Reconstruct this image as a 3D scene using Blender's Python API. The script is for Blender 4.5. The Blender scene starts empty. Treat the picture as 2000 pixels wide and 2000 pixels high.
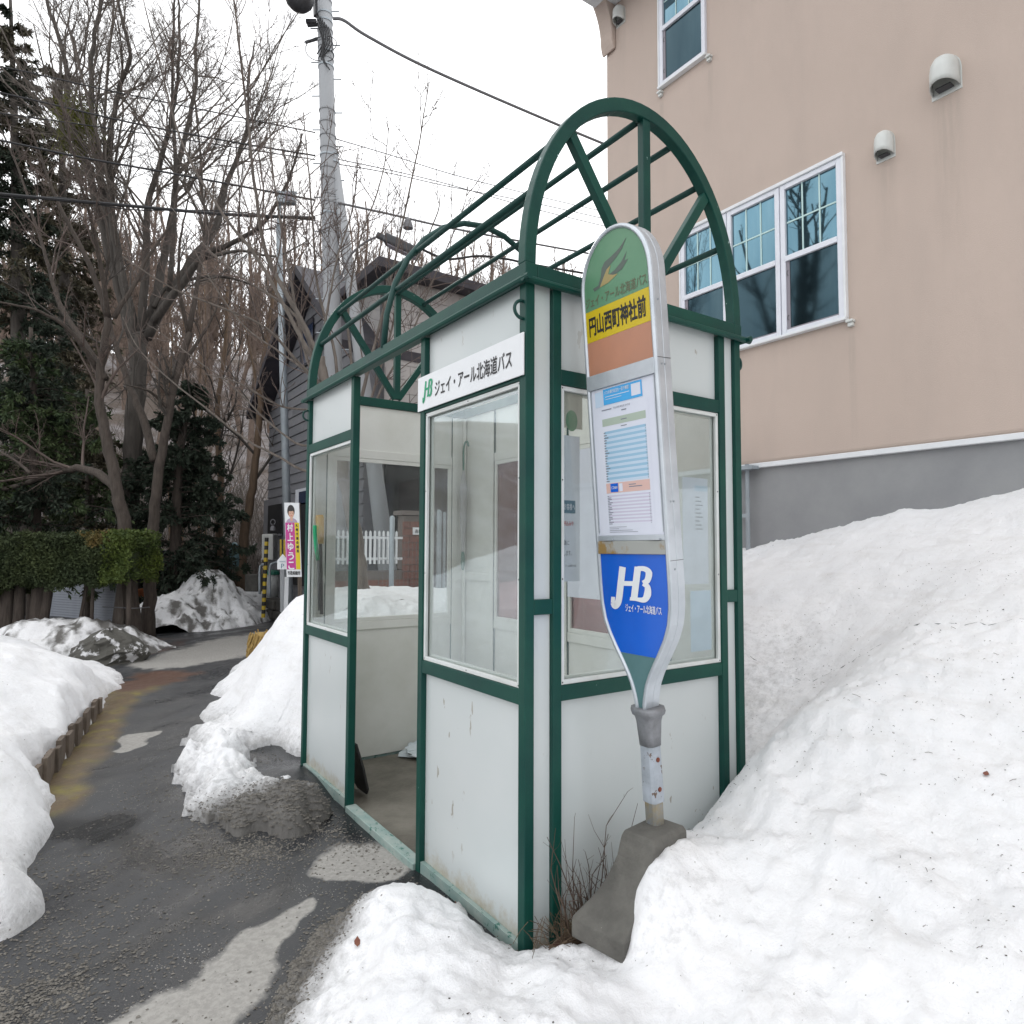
import bpy, math, random
import numpy as np
from mathutils import Vector, Matrix
random.seed(11); np.random.seed(11)
SC = bpy.context.scene; COL = SC.collection
# ---------------------------------------------------------------- camera
CF = 1318.675
CC = np.array([-1.4481, -2.0065, 1.4598])
_pi, _ro, _ya = [math.radians(a) for a in (3.0342, 0.2137, -34.6845)]
FW = np.array([math.sin(-_ya)*math.cos(_pi), math.cos(_ya)*math.cos(_pi), math.sin(_pi)])
_r = np.array([math.cos(_ya), math.sin(_ya), 0.0]); _u = np.cross(_r, FW)
RT = _r*math.cos(_ro)+_u*math.sin(_ro); UP = -_r*math.sin(_ro)+_u*math.cos(_ro)
cd = bpy.data.cameras.new('camera'); cam = bpy.data.objects.new('camera', cd); COL.objects.link(cam)
cd.sensor_width = 36; cd.lens = CF/2000*36; cd.clip_start = 0.05; cd.clip_end = 900
cam.matrix_world = Matrix(((RT[0], UP[0], -FW[0], CC[0]), (RT[1], UP[1], -FW[1], CC[1]), (RT[2], UP[2], -FW[2], CC[2]), (0, 0, 0, 1)))
SC.camera = cam
# ---------------------------------------------------------------- light: bright overcast, hazy low sun behind the trees
W = bpy.data.worlds.new('World'); SC.world = W; W.use_nodes = True
nt = W.node_tree; nt.nodes.clear()
sky = nt.nodes.new('ShaderNodeTexSky'); sky.sky_type = 'NISHITA'; sky.sun_disc = False
SUN_EL, SUN_AZ = math.radians(30), math.radians(13)      # azimuth from +Y towards +X
sky.sun_elevation = SUN_EL; sky.sun_rotation = SUN_AZ; sky.dust_density = 0.6; sky.air_density = 1.0
bg1 = nt.nodes.new('ShaderNodeBackground'); bg1.inputs[1].default_value = 0.055
bg2 = nt.nodes.new('ShaderNodeBackground'); bg2.inputs[0].default_value = (0.975, 0.985, 1, 1); bg2.inputs[1].default_value = 1.30
tc = nt.nodes.new('ShaderNodeTexCoord'); mp = nt.nodes.new('ShaderNodeMapping'); mp.inputs['Scale'].default_value = (1, 1, 2.2)
mp.inputs['Location'].default_value = (1.1, 2.0, 0)
nz = nt.nodes.new('ShaderNodeTexNoise'); nz.inputs['Scale'].default_value = 1.6; nz.inputs['Detail'].default_value = 6
rp = nt.nodes.new('ShaderNodeValToRGB'); rp.color_ramp.elements[0].position = 0.34; rp.color_ramp.elements[0].color = (.45, .45, .45, 1)
rp.color_ramp.elements[1].position = 0.48; rp.color_ramp.elements[1].color = (1, 1, 1, 1)
mx = nt.nodes.new('ShaderNodeMixShader'); out = nt.nodes.new('ShaderNodeOutputWorld')
L = nt.links.new
L(sky.outputs[0], bg1.inputs[0]); L(tc.outputs['Generated'], mp.inputs[0]); L(mp.outputs[0], nz.inputs[0]); L(nz.outputs[0], rp.inputs[0])
L(rp.outputs[0], mx.inputs[0]); L(bg1.outputs[0], mx.inputs[1]); L(bg2.outputs[0], mx.inputs[2]); L(mx.outputs[0], out.inputs[0])
sd = bpy.data.lights.new('sun', 'SUN'); sd.energy = 0.6; sd.angle = math.radians(14); sd.color = (1, .96, .9)
so = bpy.data.objects.new('sun', sd); COL.objects.link(so)
sv = Vector((math.sin(SUN_AZ)*math.cos(SUN_EL), math.cos(SUN_AZ)*math.cos(SUN_EL), math.sin(SUN_EL)))
so.rotation_euler = sv.to_track_quat('Z', 'Y').to_euler(); so.location = (0, 0, 30)
SC.view_settings.view_transform = 'Standard'; SC.view_settings.look = 'None'
SC.view_settings.exposure = 0.55; SC.view_settings.gamma = 1; SC.view_settings.use_curve_mapping = False
SC.cycles.max_bounces = 9; SC.cycles.transparent_max_bounces = 24; SC.cycles.diffuse_bounces = 6
SC.cycles.glossy_bounces = 3; SC.cycles.transmission_bounces = 4; SC.cycles.use_denoising = True
SC.cycles.caustics_reflective = False; SC.cycles.caustics_refractive = False

# ---------------------------------------------------------------- helpers: survey of the place
def ray(u, v): return FW+RT*(u-1000)/CF-UP*(v-1000)/CF
def at(u, v, d): return CC+ray(u, v)*d
def gp(u, v, z=0.0):
    d = ray(u, v); return CC+d*((z-CC[2])/d[2])
def xp(u, v, X):
    d = ray(u, v); return CC+d*((X-CC[0])/d[0])
def yp(u, v, Y):
    d = ray(u, v); return CC+d*((Y-CC[1])/d[1])

# ---------------------------------------------------------------- materials
def NT(name):
    m = bpy.data.materials.new(name); m.use_nodes = True
    t = m.node_tree; b = t.nodes['Principled BSDF']; return m, t, b
def nd(t, typ, **kw):
    n = t.nodes.new(typ)
    for k, v in kw.items():
        if k.startswith('_'): setattr(n, k[1:], v)
        else:
            n.inputs[k.replace('__', ' ')].default_value = v
    return n
def ramp(t, src, stops):
    r = t.nodes.new('ShaderNodeValToRGB'); e = r.color_ramp.elements
    while len(e) < len(stops): e.new(0.5)
    for i, (p, c) in enumerate(stops):
        e[i].position = p; e[i].color = (c, c, c, 1) if isinstance(c, (int, float)) else (*c, 1)
    t.links.new(src, r.inputs[0]); return r.outputs[0]
def mixc(t, fac, a, b, mode='MIX'):
    m = t.nodes.new('ShaderNodeMix'); m.data_type = 'RGBA'; m.blend_type = mode
    for i, s in ((0, fac), (6, a), (7, b)):
        if hasattr(s, 'links'): t.links.new(s, m.inputs[i])
        elif i == 0: m.inputs[0].default_value = s
        else: m.inputs[i].default_value = (*s, 1)
    return m.outputs[2]
def noise(t, scale, detail=5, rough=.6, vec=None, stretch=None, kind='ShaderNodeTexNoise'):
    n = t.nodes.new(kind); n.inputs['Scale'].default_value = scale
    if 'Detail' in n.inputs: n.inputs['Detail'].default_value = detail
    if 'Roughness' in n.inputs: n.inputs['Roughness'].default_value = rough
    if vec is None:
        c = t.nodes.new('ShaderNodeTexCoord'); vec = c.outputs['Object']
    if stretch:
        m = t.nodes.new('ShaderNodeMapping'); m.inputs['Scale'].default_value = stretch; t.links.new(vec, m.inputs[0]); vec = m.outputs[0]
    t.links.new(vec, n.inputs['Vector']); return n.outputs['Fac'] if 'Fac' in n.outputs else n.outputs[0]
def bump(t, b, h, strength=.3, dist=.01):
    n = t.nodes.new('ShaderNodeBump'); n.inputs['Strength'].default_value = strength; n.inputs['Distance'].default_value = dist
    t.links.new(h, n.inputs['Height']); t.links.new(n.outputs[0], b.inputs['Normal'])
MAT = {}
def pm(name, c1, c2=None, scale=6, rough=.6, bmp=0, bscale=None, metal=0, stretch=None, spec=.5, dist=.01, lo=.35, hi=.65, rnd=0, chips=None, chipthr=.70, cscale=23):
    m, t, b = NT(name); MAT[name] = m
    b.inputs['Roughness'].default_value = rough; b.inputs['Metallic'].default_value = metal; b.inputs['Specular IOR Level'].default_value = spec
    if c2 is None: c2 = c1
    n = noise(t, scale, 6, .62, stretch=stretch); f = ramp(t, n, [(lo, 0.0), (hi, 1.0)])
    c = mixc(t, f, c1, c2)
    if rnd:
        oi = t.nodes.new('ShaderNodeObjectInfo'); hv = t.nodes.new('ShaderNodeHueSaturation')
        mr = t.nodes.new('ShaderNodeMapRange'); mr.inputs[3].default_value = 1-rnd; mr.inputs[4].default_value = 1+rnd
        t.links.new(oi.outputs['Random'], mr.inputs[0]); t.links.new(mr.outputs[0], hv.inputs['Value']); t.links.new(c, hv.inputs['Color']); c = hv.outputs[0]
    if chips:
        n2 = noise(t, cscale, 4, .75); g = ramp(t, n2, [(chipthr, 0.0), (chipthr+.02, 1.0)]); c = mixc(t, g, c, chips)
    t.links.new(c, b.inputs['Base Color'])
    if bmp: bump(t, b, noise(t, bscale or scale*4, 5, .65, stretch=stretch), bmp, dist)
    return m
green = pm('green_paint', (.002, .046, .038), (.004, .064, .046), 5, .46, .06, 120, chips=(.28, .42, .40), chipthr=.715, spec=.32)
greenc = pm('green_paint_chipped', (.002, .046, .038), (.006, .066, .048), 5, .46, .08, 120, chips=(.36, .47, .46), chipthr=.665, spec=.32, cscale=13)
greenpipe = pm('green_pipe_paint', (.004, .042, .036), (.012, .058, .050), 8, .5, .08, 90, spec=.35)
paleg = pm('worn_green_sill', (.20, .30, .28), (.34, .40, .37), 7, .7, .2, 60, chips=(.05, .16, .13), chipthr=.6)
cream = pm('cream_paint', (.74, .75, .715), (.64, .65, .60), 2.2, .5, .05, 60, chips=(.12, .09, .06), chipthr=.79)
whitef = pm('white_frame', (.72, .75, .75), (.60, .62, .60), 4, .45, .03, 80)
alu = pm('brushed_aluminium', (.58, .62, .66), (.48, .52, .56), 9, .34, .03, 150, metal=.55)
sock = pm('cast_grey_metal', (.30, .31, .33), (.20, .205, .215), 14, .5, .35, 70, metal=.6)
postm = pm('peeling_post_paint', (.38, .42, .47), (.27, .30, .33), 11, .5, .15, 60, chips=(.12, .08, .06), chipthr=.61)
postlow = pm('worn_steel', (.26, .29, .32), (.34, .27, .14), 18, .45, .2, 50, metal=.5)
rusty = pm('rusty_rail', (.36, .37, .35), (.30, .19, .06), 7, .55, .1, 40, lo=.52, hi=.60)
rust = pm('rust', (.20, .055, .03), (.10, .03, .02), 40, .8, .3, 90)
conc = pm('cast_concrete', (.085, .082, .074), (.150, .145, .130), 5.5, .9, .8, 45, chips=(.34, .33, .30), chipthr=.70, cscale=60, dist=.008)
floorc = pm('damp_floor_concrete', (.115, .105, .085), (.20, .185, .155), 2.6, .55, .4, 40, lo=.4, hi=.6)
utilc = pm('pole_concrete', (.37, .385, .40), (.30, .31, .325), 2.0, .8, .2, 40, stretch=(1, 1, .25))
galv = pm('galvanised_steel', (.40, .44, .47), (.30, .34, .37), 5, .45, .05, 60, metal=.4)
dark = pm('dark_metal', (.035, .037, .042), (.06, .06, .065), 9, .5)
black = pm('black_rubber', (.012, .012, .013), (.022, .022, .022), 9, .55)
cable = pm('cable_black', (.02, .02, .022), None, 9, .6)
cableg = pm('cable_grey', (.16, .16, .17), None, 9, .6)
white = pm('white_print', (.80, .82, .84), (.76, .78, .80), 8, .5)
paper = pm('paper', (.74, .77, .86), (.69, .72, .82), 3, .35)
trimw = pm('trim_white', (.78, .80, .82), (.70, .72, .74), 6, .4)
winfr = pm('window_white', (.74, .76, .82), (.68, .70, .76), 6, .35)
muntm = pm('muntin_pale', (.50, .68, .66), None, 6, .4)
meshgrey = pm('screen_frame_grey', (.24, .22, .25), None, 6, .5)
hoodm = pm('hood_plastic', (.64, .66, .64), (.56, .575, .55), 6, .4)
found = pm('foundation_concrete', (.24, .245, .255), (.30, .305, .31), 1.6, .85, .25, 50, dist=.004)
inkk = pm('ink_black', (.012, .012, .014), None, 9, .45)
inkg = pm('ink_green', (.0, .30, .14), None, 9, .45)
ink_grey = pm('ink_faded_grey', (.10, .13, .11), None, 9, .5)
ink_brown = pm('ink_faded_brown', (.135, .145, .085), None, 9, .5)
ink_tan = pm('ink_tan', (.36, .29, .12), None, 9, .5)
inkr = pm('ink_red', (.55, .10, .10), None, 9, .5)
inkb = pm('ink_blueband', (.10, .20, .28), None, 9, .5)
inkt = pm('ink_textgrey', (.20, .22, .27), None, 9, .5)
sgreen = pm('sign_faded_green', (.10, .255, .145), (.125, .285, .165), 3, .32)
syellow = pm('sign_yellow', (.60, .44, .0), (.64, .48, .005), 3, .35)
sorange = pm('sign_faded_orange', (.52, .235, .14), (.45, .215, .135), 4, .32)
sblue = pm('sign_blue', (.003, .125, .66), (.004, .105, .58), 3, .25)
steal = pm('sign_teal', (.10, .205, .215), (.075, .17, .175), 5, .35)
pblue = pm('paper_blue', (.06, .40, .80), (.30, .60, .86), 9, .4, lo=.55, hi=.7)
prow1 = pm('paper_row_blue', (.32, .53, .70), None, 9, .4)
prow2 = pm('paper_row_pale', (.55, .68, .82), None, 9, .4)
prow3 = pm('paper_row_lilac', (.60, .57, .70), None, 9, .4)
pgreen = pm('paper_green_band', (.42, .50, .42), None, 9, .4)
ppink = pm('paper_pink_band', (.70, .47, .42), None, 9, .4)
magenta = pm('poster_magenta', (.52, .045, .27), None, 9, .5)
pyel = pm('poster_yellow', (.72, .56, .01), None, 9, .5)
skin = pm('poster_skin', (.62, .37, .27), None, 9, .5)
hair = pm('poster_hair', (.02, .018, .018), None, 9, .5)
lilac = pm('poster_lilac', (.42, .34, .46), None, 9, .5)
hazy = pm('warning_yellow', (.50, .36, .02), (.38, .27, .03), 20, .6)
hazk = pm('warning_black', (.015, .015, .015), None, 20, .6)
siding = pm('grey_siding', (.165, .168, .185), (.20, .20, .215), 4, .7, .15, 30, rnd=.10, stretch=(1, .3, 1))
sidetile = pm('pale_tile_siding', (.44, .42, .41), (.37, .355, .35), 5, .75, .2, 40, rnd=.05)
creamw = pm('cream_wall', (.52, .50, .44), None, 3, .8)
roofm = pm('dark_roof', (.035, .033, .042), (.055, .05, .06), 6, .6)
nwin = pm('navy_pane', (.03, .045, .09), None, 3, .15)
darkin = pm('painted_interior_shade', (.012, .012, .014), None, 3, .8)  # flat near-black colour painted in for shade inside openings
brickm = pm('brick_red', (.235, .118, .095), (.17, .085, .07), 20, .85, .3, 80, rnd=.16)
mortar = pm('mortar', (.16, .14, .13), None, 20, .9)
stone = pm('dark_stone', (.055, .053, .048), (.095, .09, .08), 4, .9, .6, 20, dist=.02)
snowstone = pm('stone_with_snow_patches', (.085, .082, .072), (.62, .62, .63), 5.5, .9, .6, 20, dist=.02, lo=.55, hi=.60)
wood = pm('weathered_plank', (.17, .135, .105), (.10, .078, .06), 14, .85, .4, 50, stretch=(6, 6, 1), rnd=.2)
orangew = pm('orange_timber', (.30, .10, .035), (.22, .07, .025), 10, .7, .2, 40, stretch=(5, 5, 1))
shutter = pm('shutter_grey', (.27, .29, .33), (.23, .25, .29), 5, .5)
deadg = pm('dead_grass', (.16, .115, .07), (.09, .06, .04), 30, .9)
straw = pm('straw', (.42, .29, .10), (.28, .18, .06), 30, .9, .5, 80)
tealtarp = pm('teal_tarp', (.12, .22, .25), (.20, .32, .35), 8, .4, .3, 20)
bark_d = pm('bark_dark', (.046, .036, .030), (.085, .068, .056), 9, .9, .6, 30, stretch=(3, 3, .5), dist=.02)
bark_g = pm('bark_grey', (.092, .080, .070), (.055, .048, .042), 6, .9, .6, 25, stretch=(3, 3, .4), dist=.02)
bark_l = pm('bark_light', (.17, .145, .125), (.10, .085, .074), 8, .9, .4, 30, stretch=(3, 3, .5), dist=.01)
bark_b = pm('bark_brown', (.185, .125, .082), (.12, .084, .058), 7, .9, .4, 30, stretch=(3, 3, .5), dist=.01)
twig_r = pm('twig_reddish', (.13, .094, .080), (.09, .070, .060), 4, .8)
twig_f = pm('forest_twig', (.215, .158, .125), (.15, .112, .092), 3, .9)
nee_d = pm('needles_dark', (.018, .032, .020), (.036, .050, .030), 3, .8)
nee_b = pm('needles_brownish', (.066, .062, .034), (.105, .09, .056), 3, .8)
nee_g = pm('needles_green', (.030, .056, .020), (.056, .080, .024), 3, .8)
nee_h = pm('yew_dark', (.018, .032, .010), (.040, .055, .014), 2.5, .8)
nee_y = pm('yew_green', (.03, .055, .009), (.085, .115, .012), 2.2, .75)
nee_o = pm('yew_bronze', (.14, .085, .02), (.06, .06, .012), 6, .75)
moss_m = pm('mistletoe', (.16, .17, .02), (.10, .11, .02), 5, .8)
dry = pm('dry_twigs', (.11, .075, .055), (.06, .04, .03), 5, .9)
leafm = pm('brown_leaf', (.16, .045, .03), (.22, .09, .05), 12, .7)
bagm = pm('white_plastic_bag', (.60, .66, .68), (.50, .56, .60), 10, .3, .4, 15)
gritm = pm('grit', (.09, .083, .073), (.22, .205, .18), 40, .9)
debris = pm('dark_debris', (.05, .04, .035), None, 40, .9)
brg = pm('brush_green', (.0, .33, .13), (.0, .24, .10), 8, .5)
brye = pm('brush_yellow', (.62, .44, .08), (.60, .30, .05), 12, .5)
tankm = pm('tank_grey', (.33, .34, .34), None, 6, .5)
lidm = pm('lid_green', (.02, .14, .10), None, 6, .5)
cabm = pm('cabinet_beige', (.37, .375, .36), (.31, .315, .30), 5, .6)

def stucco():
    m, t, b = NT('beige_stucco'); b.inputs['Roughness'].default_value = .92
    n1 = noise(t, .55, 5, .6); n2 = noise(t, 3.5, 4, .6, stretch=(1, 1, .25))
    c = mixc(t, ramp(t, n1, [(.3, 0.), (.7, 1.)]), (.500, .408, .352), (.540, .442, .384))
    c = mixc(t, ramp(t, n2, [(.42, 0.), (.75, .42)]), c, (.44, .365, .32)); n5 = noise(t, 5, 5, .7, stretch=(1, 1.4, .10)); c = mixc(t, ramp(t, n5, [(.60, 0.), (.80, .22)]), c, (.42, .35, .30))
    tcw = t.nodes.new('ShaderNodeTexCoord'); sw_ = t.nodes.new('ShaderNodeSeparateXYZ'); t.links.new(tcw.outputs['Object'], sw_.inputs[0]); stn = noise(t, 22, 4, .7, stretch=(1, 1.6, .12))
    def mth(op, a, b_, cl=False):
        n = t.nodes.new('ShaderNodeMath'); n.operation = op; n.use_clamp = cl
        for i, q in enumerate((a, b_)):
            if hasattr(q, 'links'): t.links.new(q, n.inputs[i])
            else: n.inputs[i].default_value = q
        return n.outputs[0]
    tot = None
    for y0, z0, w_, l_, k_ in ((-.078, 4.49, .11, 1.3, .9), (.325, 4.24, .08, .8, .7), (3.0, 7.0, .08, .7, .6), (.60, 3.10, .035, 1.0, .9), (1.85, 5.89, .035, .7, .8), (2.44, 5.89, .035, .7, .8), (1.4, 3.15, .9, .25, .35)):
        a_ = mth('MULTIPLY', mth('SUBTRACT', 1.0, mth('DIVIDE', mth('ABSOLUTE', mth('SUBTRACT', sw_.outputs[1], y0+2.0), 0), w_), True), 2.0, True)
        d_ = mth('SUBTRACT', z0-1.0, sw_.outputs[2]); v_ = mth('MULTIPLY', mth('MULTIPLY', d_, 12.0, True), mth('SUBTRACT', 1.0, mth('DIVIDE', d_, l_), True))
        q_ = mth('MULTIPLY', mth('MULTIPLY', a_, v_), k_); tot = q_ if tot is None else mth('MAXIMUM', tot, q_)
    c = mixc(t, mth('MULTIPLY', tot, ramp(t, stn, [(.32, .05), (.62, .34)])), c, (.27, .235, .20))
    t.links.new(c, b.inputs['Base Color']); bump(t, b, noise(t, 130, 3, .6), .45, .004); return m
stucm = stucco()

def panel_white():
    m, t, b = NT('white_panel'); b.inputs['Roughness'].default_value = .33
    n = noise(t, 1.3, 4, .5); c = mixc(t, ramp(t, n, [(.35, 0.), (.65, 1.)]), (.545, .590, .590), (.60, .63, .63))
    s = noise(t, 9, 3, .6, stretch=(2.4, 2.4, .9)); s2 = noise(t, 2.3, 2, .5)
    g = t.nodes.new('ShaderNodeMath'); g.operation = 'MULTIPLY'
    t.links.new(ramp(t, s, [(.665, 0.), (.68, 1.)]), g.inputs[0]); t.links.new(ramp(t, s2, [(.5, 0.), (.6, .8)]), g.inputs[1])
    c = mixc(t, g.outputs[0], c, (.30, .27, .22))
    # grime near the ground
    tcn = t.nodes.new('ShaderNodeTexCoord'); sp = t.nodes.new('ShaderNodeSeparateXYZ'); t.links.new(tcn.outputs['Object'], sp.inputs[0])
    ad = t.nodes.new('ShaderNodeMath'); ad.operation = 'MULTIPLY_ADD'; ad.inputs[1].default_value = .28; nn = noise(t, 14, 5, .7)
    t.links.new(nn, ad.inputs[0]); t.links.new(sp.outputs[2], ad.inputs[2])
    c = mixc(t, ramp(t, ad.outputs[0], [(.16, .85), (.25, .0)]), c, (.42, .37, .28))
    t.links.new(c, b.inputs['Base Color']); return m
panelm = panel_white()

def glassmat(name, tint, refl=.10, dirt_shade=.12, dcol=(.55, .56, .54), blurn=2.5):
    m = bpy.data.materials.new(name); m.use_nodes = True; t = m.node_tree; t.nodes.clear()
    o = t.nodes.new('ShaderNodeOutputMaterial'); tr = t.nodes.new('ShaderNodeBsdfTransparent'); tr.inputs[0].default_value = (*tint, 1)
    gl = t.nodes.new('ShaderNodeBsdfGlossy'); gl.inputs['Roughness'].default_value = .03; gl.inputs[0].default_value = (.9, .95, 1, 1)
    df = t.nodes.new('ShaderNodeBsdfDiffuse'); df.inputs[0].default_value = (*dcol, 1)
    fr = t.nodes.new('ShaderNodeFresnel'); fr.inputs[0].default_value = 1.45
    mu = t.nodes.new('ShaderNodeMath'); mu.operation = 'MULTIPLY'; mu.inputs[1].default_value = refl/.10; t.links.new(fr.outputs[0], mu.inputs[0]); mu.use_clamp = True
    m1 = t.nodes.new('ShaderNodeMixShader'); m2 = t.nodes.new('ShaderNodeMixShader')
    n = noise(t, blurn, 5, .65); d = ramp(t, n, [(.35, dirt_shade*.35), (.75, dirt_shade*1.8)])
    t.links.new(d, m1.inputs[0]); t.links.new(tr.outputs[0], m1.inputs[1]); t.links.new(df.outputs[0], m1.inputs[2])
    t.links.new(mu.outputs[0], m2.inputs[0]); t.links.new(m1.outputs[0], m2.inputs[1]); t.links.new(gl.outputs[0], m2.inputs[2])
    t.links.new(m2.outputs[0], o.inputs[0]); return m
clearg = glassmat('clear_dirty_pane', (.93, .95, .94), .035, .055)
tintg = glassmat('smoky_pink_pane', (.66, .50, .50), .04, .14, (.5, .42, .41))
def mirrorglass(name, col, rough=.02, streak=.25):
    m, t, b = NT(name); b.inputs['Metallic'].default_value = .85; b.inputs['Roughness'].default_value = rough
    n = noise(t, 7, 4, .6, stretch=(1, 1, .12)); c = mixc(t, ramp(t, n, [(.35, 0.), (.7, streak)]), col, (.55, .75, .78))
    n2 = noise(t, 1.1, 3, .5); c = mixc(t, ramp(t, n2, [(.35, 0.), (.65, .6)]), c, tuple(x*.75 for x in col))
    t.links.new(c, b.inputs['Base Color']); return m
wing_up = mirrorglass('house_glass_teal', (.105, .21, .27), .02, .12); wing_lo = mirrorglass('house_screen_glass', (.030, .062, .080), .05, .05)

def snowmat():
    m, t, b = NT('old_snow'); b.inputs['Roughness'].default_value = .72; b.inputs['Specular IOR Level'].default_value = .25
    at_ = t.nodes.new('ShaderNodeAttribute'); at_.attribute_name = 'dirt_shade'  # real dirt, plus shade painted into the hollow
    n1 = noise(t, 2.0, 6, .6); c = mixc(t, ramp(t, n1, [(.35, 0.), (.65, 1.)]), (.82, .825, .84), (.87, .87, .88))
    n2 = noise(t, 9, 5, .7); c = mixc(t, ramp(t, n2, [(.50, 0.), (.74, .30)]), c, (.60, .585, .57)); nb_ = noise(t, 2.2, 6, .7, stretch=(.7, .7, 6)); c = mixc(t, ramp(t, nb_, [(.52, 0.), (.70, .30)]), c, (.62, .60, .575))
    v = t.nodes.new('ShaderNodeTexVoronoi'); v.inputs['Scale'].default_value = 34; v.inputs['Randomness'].default_value = 1
    tcn = t.nodes.new('ShaderNodeTexCoord')
    mpp = t.nodes.new('ShaderNodeMapping'); mpp.inputs['Scale'].default_value = (1, 1.6, 1.2)
    nv = t.nodes.new('ShaderNodeTexNoise'); nv.inputs['Scale'].default_value = 60; nv.inputs['Detail'].default_value = 2
    av = t.nodes.new('ShaderNodeVectorMath'); av.operation = 'MULTIPLY_ADD'; av.inputs[1].default_value = (.02, .02, .02)
    t.links.new(tcn.outputs['Object'], nv.inputs['Vector']); t.links.new(nv.outputs['Color'], av.inputs[0]); t.links.new(tcn.outputs['Object'], av.inputs[2])
    t.links.new(av.outputs[0], mpp.inputs[0]); t.links.new(mpp.outputs[0], v.inputs['Vector'])
    sz = ramp(t, v.outputs['Distance'], [(.09, 1.), (.15, 0.)])
    cs = t.nodes.new('ShaderNodeSeparateColor'); t.links.new(v.outputs['Color'], cs.inputs[0])
    n3 = noise(t, 1.6, 4, .6)
    ad = t.nodes.new('ShaderNodeMath'); ad.operation = 'MULTIPLY_ADD'; ad.inputs[1].default_value = .9; ad.inputs[2].default_value = -.34
    t.links.new(n3, ad.inputs[0])
    ad2 = t.nodes.new('ShaderNodeMath'); ad2.operation = 'MULTIPLY_ADD'; ad2.inputs[1].default_value = 1.0
    t.links.new(at_.outputs['Fac'], ad2.inputs[0]); t.links.new(ad.outputs[0], ad2.inputs[2])
    lt = t.nodes.new('ShaderNodeMath'); lt.operation = 'LESS_THAN'; t.links.new(cs.outputs[0], lt.inputs[0]); t.links.new(ad2.outputs[0], lt.inputs[1])
    mu = t.nodes.new('ShaderNodeMath'); mu.operation = 'MULTIPLY'; t.links.new(sz, mu.inputs[0]); t.links.new(lt.outputs[0], mu.inputs[1])
    mu2 = t.nodes.new('ShaderNodeMath'); mu2.operation = 'MULTIPLY'; mu2.inputs[1].default_value = .72; t.links.new(mu.outputs[0], mu2.inputs[0])
    c = mixc(t, mu2.outputs[0], c, (.16, .13, .11))
    n4 = noise(t, 26, 6, .75); ad3 = t.nodes.new('ShaderNodeMath'); ad3.operation = 'MULTIPLY_ADD'; ad3.inputs[1].default_value = 1.15
    t.links.new(at_.outputs['Fac'], ad3.inputs[0]); 
    sb = t.nodes.new('ShaderNodeMath'); sb.operation = 'SUBTRACT'; sb.inputs[1].default_value = .62; t.links.new(n4, sb.inputs[0]); t.links.new(sb.outputs[0], ad3.inputs[2])
    c = mixc(t, ramp(t, ad3.outputs[0], [(.0, 0.), (.75, .95)]), c, (.125, .118, .108))
    t.links.new(c, b.inputs['Base Color'])
    h1 = noise(t, 20, 8, .72)
    bump(t, b, h1, .55, .03); return m
snowm = snowmat()
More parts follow.
